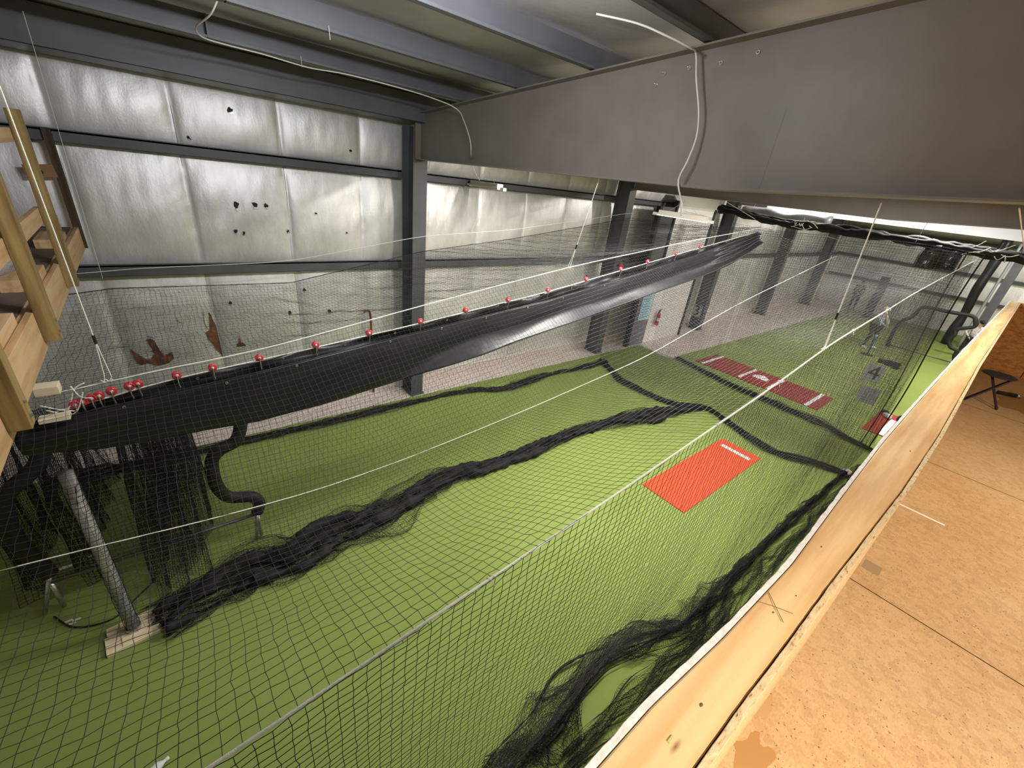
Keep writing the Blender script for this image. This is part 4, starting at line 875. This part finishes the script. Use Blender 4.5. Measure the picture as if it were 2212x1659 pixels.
t = thing('home_plate_mat', 'bright red mat partly hidden by the pine ledge', 'mat', (12.65, -2.4, 0))
obj('pad', B(0, 1.9, 0, 3.55, 0, .014), RED2, t, bevel=.003); obj('batter_line', B(.05, 1.45, 3.12, 3.24, .014, .018), WHITE, t); obj('batter_line', B(.05, 1.45, 1.9, 2.0, .014, .018), WHITE, t)
# catcher's gear
t = thing('helmet', 'black and white helmet on the red mat by the ledge', 'helmet', (14.0, .62, .014))
bm = bmesh.new(); ellipsoid(bm, (0, 0, .12), (.15, .13, .13), 18, 12); bmesh.ops.bisect_plane(bm, geom=bm.verts[:] + bm.edges[:] + bm.faces[:], plane_co=(0, 0, .03), plane_no=(0, 0, 1), clear_inner=True); obj('shell', bm, BLK, t, smooth=True)
bm = bmesh.new(); box(bm, .08, .24, -.10, .10, .06, .075); obj('visor', bm, WHITE, t, bevel=.01); obj('ear_hole', (lambda b: (ellipsoid(b, (0, -.125, .09), (.05, .02, .05)), b)[1])(bmesh.new()), WHITE, t, smooth=True)
for k, (x, y, lab) in enumerate(((14.15, .95, 'grey and black shin guard on the red mat, left of the helmet'), (13.85, .35, 'grey and black shin guard on the red mat, right of the helmet'))):
    t = thing('shin_guard', lab, 'shin guard', (x, y, .014), R(30 + 60 * k), 'shin guards on the red mat')
    bm = bmesh.new(); ellipsoid(bm, (0, 0, .04), (.20, .08, .06), 14, 8); obj('shell', bm, mat('guard_grey', (.4, .42, .45), .5), t, smooth=True)
    bm = bmesh.new(); ellipsoid(bm, (.16, 0, .07), (.08, .085, .06), 14, 8); obj('knee_cup', bm, BLK, t, smooth=True); obj('strap', B(-.06, -.03, -.09, .09, .02, .10), WHITE, t, bevel=.01)
# signs and patches on the cross net
def netsign(label, y, z, s, ch, tw=0):
    t = thing('number_sign', label, 'sign', (.6 * float(XB(y)) + .4 * float(XB(3.5)) - .05 - (.12 if y > 5 else .1), y * .975, z + .08), 0, 'number signs on the net'); t.rotation_euler = (R(tw), 0, 0)
    obj('panel', B(0, .008, -s / 2, s / 2, -s * .6, s * .6), SIGN, t)
    text_mesh('numeral', ch, s * 1.45, BLK, t, Matrix.Translation((-.006, 0, 0)) @ Matrix.Rotation(R(-90), 4, 'Z') @ Matrix.Rotation(R(90), 4, 'X') @ Matrix.Scale(1, 4), depth=.003)
    return t
netsign('grey cloth sign marked 4 on the cross net', 1.37, 1.56, .30, '4')
netsign('grey cloth sign marked 3 on net near utility room', 5.86, 1.62, .28, '3')
tag(obj('net_patch', B(11.66, 11.67, 1.07, 1.42, .93, 1.30), SIGN), 'blank grey square patch on the net below sign 4', 'patch')
t = thing('glove', 'black glove clipped to the net above sign 4', 'glove', (11.60, 1.19, 1.93))
bm = bmesh.new(); ellipsoid(bm, (0, 0, 0), (.05, .12, .07), 14, 8)
for k in range(5): ellipsoid(bm, (0, -.12 - .02 * (k % 2), .05 - .03 * k), (.025, .07, .02), 8, 6)
obj('palm', bm, BLK, t, smooth=True); obj('cuff', B(-.04, .04, .09, .19, -.05, .05), BLK, t, bevel=.02)
bt = thing('batting_tee', 'blue batting tee standing beside the player with white shirt', 'tee', (20.6, 2.85, 0))
bm = bmesh.new(); lathe(bm, [(0, 0), (.2, .0), (.2, .02), (.03, .04)], 18); obj('base', bm, BLK, bt, smooth=True); obj('stem', T([(0, 0, .03), (0, 0, .75)], .028, 10), mat('tee_blue', (.03, .12, .42), .4), bt, smooth=True); obj('cup', T([(0, 0, .75), (0, 0, .82)], .036, 10), WHITE, bt)

# ------------------------------------------------------------------ people
SKIN = mat('skin', (.45, .27, .19), .55)
def skin_obj(name, verts, edges, radii, m, parent, sub=1, root=0):
    me = bpy.data.meshes.new(name); me.from_pydata(verts, edges, []); me.update()
    o = mesh_obj(name, me, m, parent); o.modifiers.new('skin', 'SKIN'); sv = me.skin_vertices[0].data
    for i, rr in enumerate(radii):
        sv[i].radius = rr if isinstance(rr, tuple) else (rr, rr); sv[i].use_root = (i == root)
    o.modifiers['skin'].use_smooth_shade = True; s = o.modifiers.new('sub', 'SUBSURF'); s.levels = sub; s.render_levels = sub
    return o
def person(label, loc, rz, h, top, pants, hat, J, hairc=None, shoes=None, cat='person'):
    """J: joints in units of body height, x forward, y left"""
    t = thing('person', label, cat, loc, rz); k = h
    base = dict(pelvis=(0, 0, .53), waist=(0, 0, .60), chest=(0, 0, .72), neck=(0, 0, .83), head0=(.01, 0, .87), head1=(.015, 0, .94),
                shL=(0, .11, .80), shR=(0, -.11, .80), elL=(0, .14, .63), elR=(0, -.14, .63), haL=(.06, .15, .48), haR=(.06, -.15, .48),
                hipL=(0, .055, .51), hipR=(0, -.055, .51), knL=(.02, .065, .28), knR=(.02, -.065, .28), anL=(0, .07, .05), anR=(0, -.07, .05), toL=(.10, .075, .018), toR=(.10, -.075, .018))
    base.update(J); j = {a: tuple(q * k for q in b) for a, b in base.items()}
    names = list(j); idx = {n: i for i, n in enumerate(names)}
    E = [('pelvis', 'waist'), ('waist', 'chest'), ('chest', 'neck'), ('neck', 'head0'), ('head0', 'head1'), ('chest', 'shL'), ('chest', 'shR'), ('shL', 'elL'), ('shR', 'elR'), ('elL', 'haL'), ('elR', 'haR'), ('pelvis', 'hipL'), ('pelvis', 'hipR'), ('hipL', 'knL'), ('hipR', 'knR'), ('knL', 'anL'), ('knR', 'anR'), ('anL', 'toL'), ('anR', 'toR')]
    rad = dict(pelvis=.075, waist=.068, chest=.082, neck=.03, head0=.042, head1=.048, shL=.036, shR=.036, elL=.024, elR=.024, haL=.014, haR=.014, hipL=.052, hipR=.052, knL=.032, knR=.032, anL=.02, anR=.02, toL=.018, toR=.018)
    # hands: five fingers and a thumb from each wrist
    V = [j[n] for n in names]; RR = [rad[n] * k for n in names]; ED = [(idx[a], idx[b]) for a, b in E]
    body = skin_obj('body', V, ED, RR, SKIN, t, 2, idx['pelvis'])
    for s in 'LR':
        w = Vector(j['ha' + s]); d = (w - Vector(j['el' + s])).normalized(); side = d.cross(Vector((0, 0, 1)));
        side = side.normalized() if side.length > .1 else Vector((1, 0, 0)); up = side.cross(d)
        hv = [tuple(w), tuple(w + d * .04 * k)]; he = [(0, 1)]; hr = [.012 * k, .017 * k]
        bm = bmesh.new(); ellipsoid(bm, w + d * .028 * k, (.02 * k, .02 * k, .02 * k), 10, 8)
        for q in range(4):
            a = w + d * .04 * k + side * (q - 1.5) * .009 * k; L = (.036, .042, .040, .030)[q] * k
            tube(bm, [a, a + d * L * .55, a + d * L * .85 - up * L * .45], [.0048 * k, .0044 * k, .0036 * k], 6)
        a = w + d * .018 * k + side * .016 * k; tube(bm, [a, a + side * .016 * k + d * .012 * k, a + side * .018 * k + d * .032 * k], [.0058 * k, .005 * k, .004 * k], 6)
        obj('hand', bm, SKIN, t, smooth=True)
    sub = lambda ns, g, m, nm, root: skin_obj(nm, [j[n] for n in ns], [(ns.index(a), ns.index(b)) for a, b in E if a in ns and b in ns], [rad[n] * k * g for n in ns], m, t, 2, ns.index(root))
    sub(['waist', 'chest', 'neck', 'shL', 'shR', 'elL', 'elR', 'haL', 'haR', 'pelvis'], 1.17, top, 'shirt', 'chest')
    sub(['pelvis', 'hipL', 'hipR', 'knL', 'knR', 'anL', 'anR'], 1.22, pants, 'trousers', 'pelvis')
    hd = Vector(j['head1'])
    bm = bmesh.new(); ellipsoid(bm, hd + Vector((-.004 * k, 0, .006 * k)), (.057 * k, .05 * k, .055 * k), 16, 12)
    bmesh.ops.bisect_plane(bm, geom=bm.verts[:] + bm.edges[:] + bm.faces[:], plane_co=hd + Vector((0, 0, .0)), plane_no=(.35, 0, 1), clear_inner=True)
    if hat: tube(bm, [hd + Vector((.03 * k, 0, .012 * k)), hd + Vector((.085 * k, 0, .004 * k))], [.035 * k, .028 * k], 10)
    obj('cap' if hat else 'hair', bm, hat or hairc, t, smooth=True)
    bm = bmesh.new(); ellipsoid(bm, hd + Vector((.052 * k, 0, -.016 * k)), (.010 * k, .007 * k, .012 * k), 8, 6); obj('nose', bm, SKIN, t, smooth=True)
    for s in (-1, 1):
        bm = bmesh.new(); ellipsoid(bm, hd + Vector((.044 * k, s * .017 * k, -.004 * k)), (.005 * k, .006 * k, .004 * k), 8, 6); obj('eye', bm, BLK, t, smooth=True)
        bm = bmesh.new(); ellipsoid(bm, hd + Vector((0, s * .049 * k, -.012 * k)), (.009 * k, .006 * k, .015 * k), 8, 6); obj('ear', bm, SKIN, t, smooth=True)
        a = Vector(j['an' + 'RL'[s > 0]]); b = Vector(j['to' + 'RL'[s > 0]]); bm = bmesh.new(); M = (b - a); ang = math.atan2(M.y, M.x)
        ellipsoid(bm, ((a.x + b.x) / 2, (a.y + b.y) / 2, .024 * k + min(a.z, b.z) * .2), (.078 * k, .03 * k, .026 * k), 14, 8, Matrix.Rotation(ang, 4, 'Z')); obj('shoe', bm, shoes or WHITE, t, smooth=True)
    bm = bmesh.new(); ellipsoid(bm, hd + Vector((.047 * k, 0, -.034 * k)), (.004 * k, .014 * k, .003 * k), 8, 6); obj('mouth', bm, mat('lips', (.3, .12, .1), .6), t, smooth=True)
    return t, j
def cloth(name, a, b, sc=18):
    t = NT(name); f = t.noise(t.coords((1, 1, 2)), sc, 3); t.set(col=t.ramp(f, [(.45, a), (.56, b)]), rough=.85); return t.m
DARKT = mat('dark_trousers', (.015, .015, .02), .8)
person('person in white patterned shirt and dark trousers holding a bat, on the far lane', (21.85, 3.17, 0), R(-115), 1.72, cloth('patterned_shirt', (.62, .62, .66), (.25, .25, .30)), mat('slate_trousers', (.03, .033, .045), .8), mat('white_helmet', (.8, .8, .78), .4),
       dict(elL=(.10, .13, .68), elR=(.10, -.10, .66), haL=(.19, .02, .62), haR=(.19, .0, .59), knL=(.04, .10, .28), knR=(.03, -.10, .28), anL=(0, .14, .04), anR=(0, -.14, .04), toL=(.09, .16, .018), toR=(.09, -.15, .018)))
bm = bmesh.new(); tube(bm, [(0, 0, 0), (.02, 0, .12), (.05, 0, .35), (.10, 0, .8)], [.013, .011, .018, .032], 10); o = tag(obj('baseball_bat', bm, mat('bat_yellow', (.6, .55, .2), .4), smooth=True), 'pale bat held by the person in the white patterned shirt', 'bat'); o.location = (21.72, 2.86, 1.02); o.rotation_euler = (R(10), R(-30), R(-80))
person('person in pale grey sweater, dark cap and black trousers behind the ledge', (25.3, .62, 0), R(-160), 1.60, cloth('grey_sweater', (.62, .60, .60), (.40, .37, .40), 9), DARKT, BLK,
       dict(elL=(.04, .20, .66), elR=(.04, -.20, .66), haL=(.12, .12, .56), haR=(.12, -.12, .56), knL=(.03, .09, .28), knR=(.03, -.09, .28), anL=(0, .12, .04), anR=(0, -.12, .04), toL=(.09, .14, .018), toR=(.09, -.14, .018)))
person('person dressed all in black standing at the far turf edge', (30.4, 5.9, 0), R(-150), 1.75, mat('black_jacket', (.01, .01, .012), .8), mat('black_trousers', (.01, .01, .012), .8), BLK, dict(haL=(.1, .08, .6), haR=(.1, -.08, .6)), shoes=BLK)
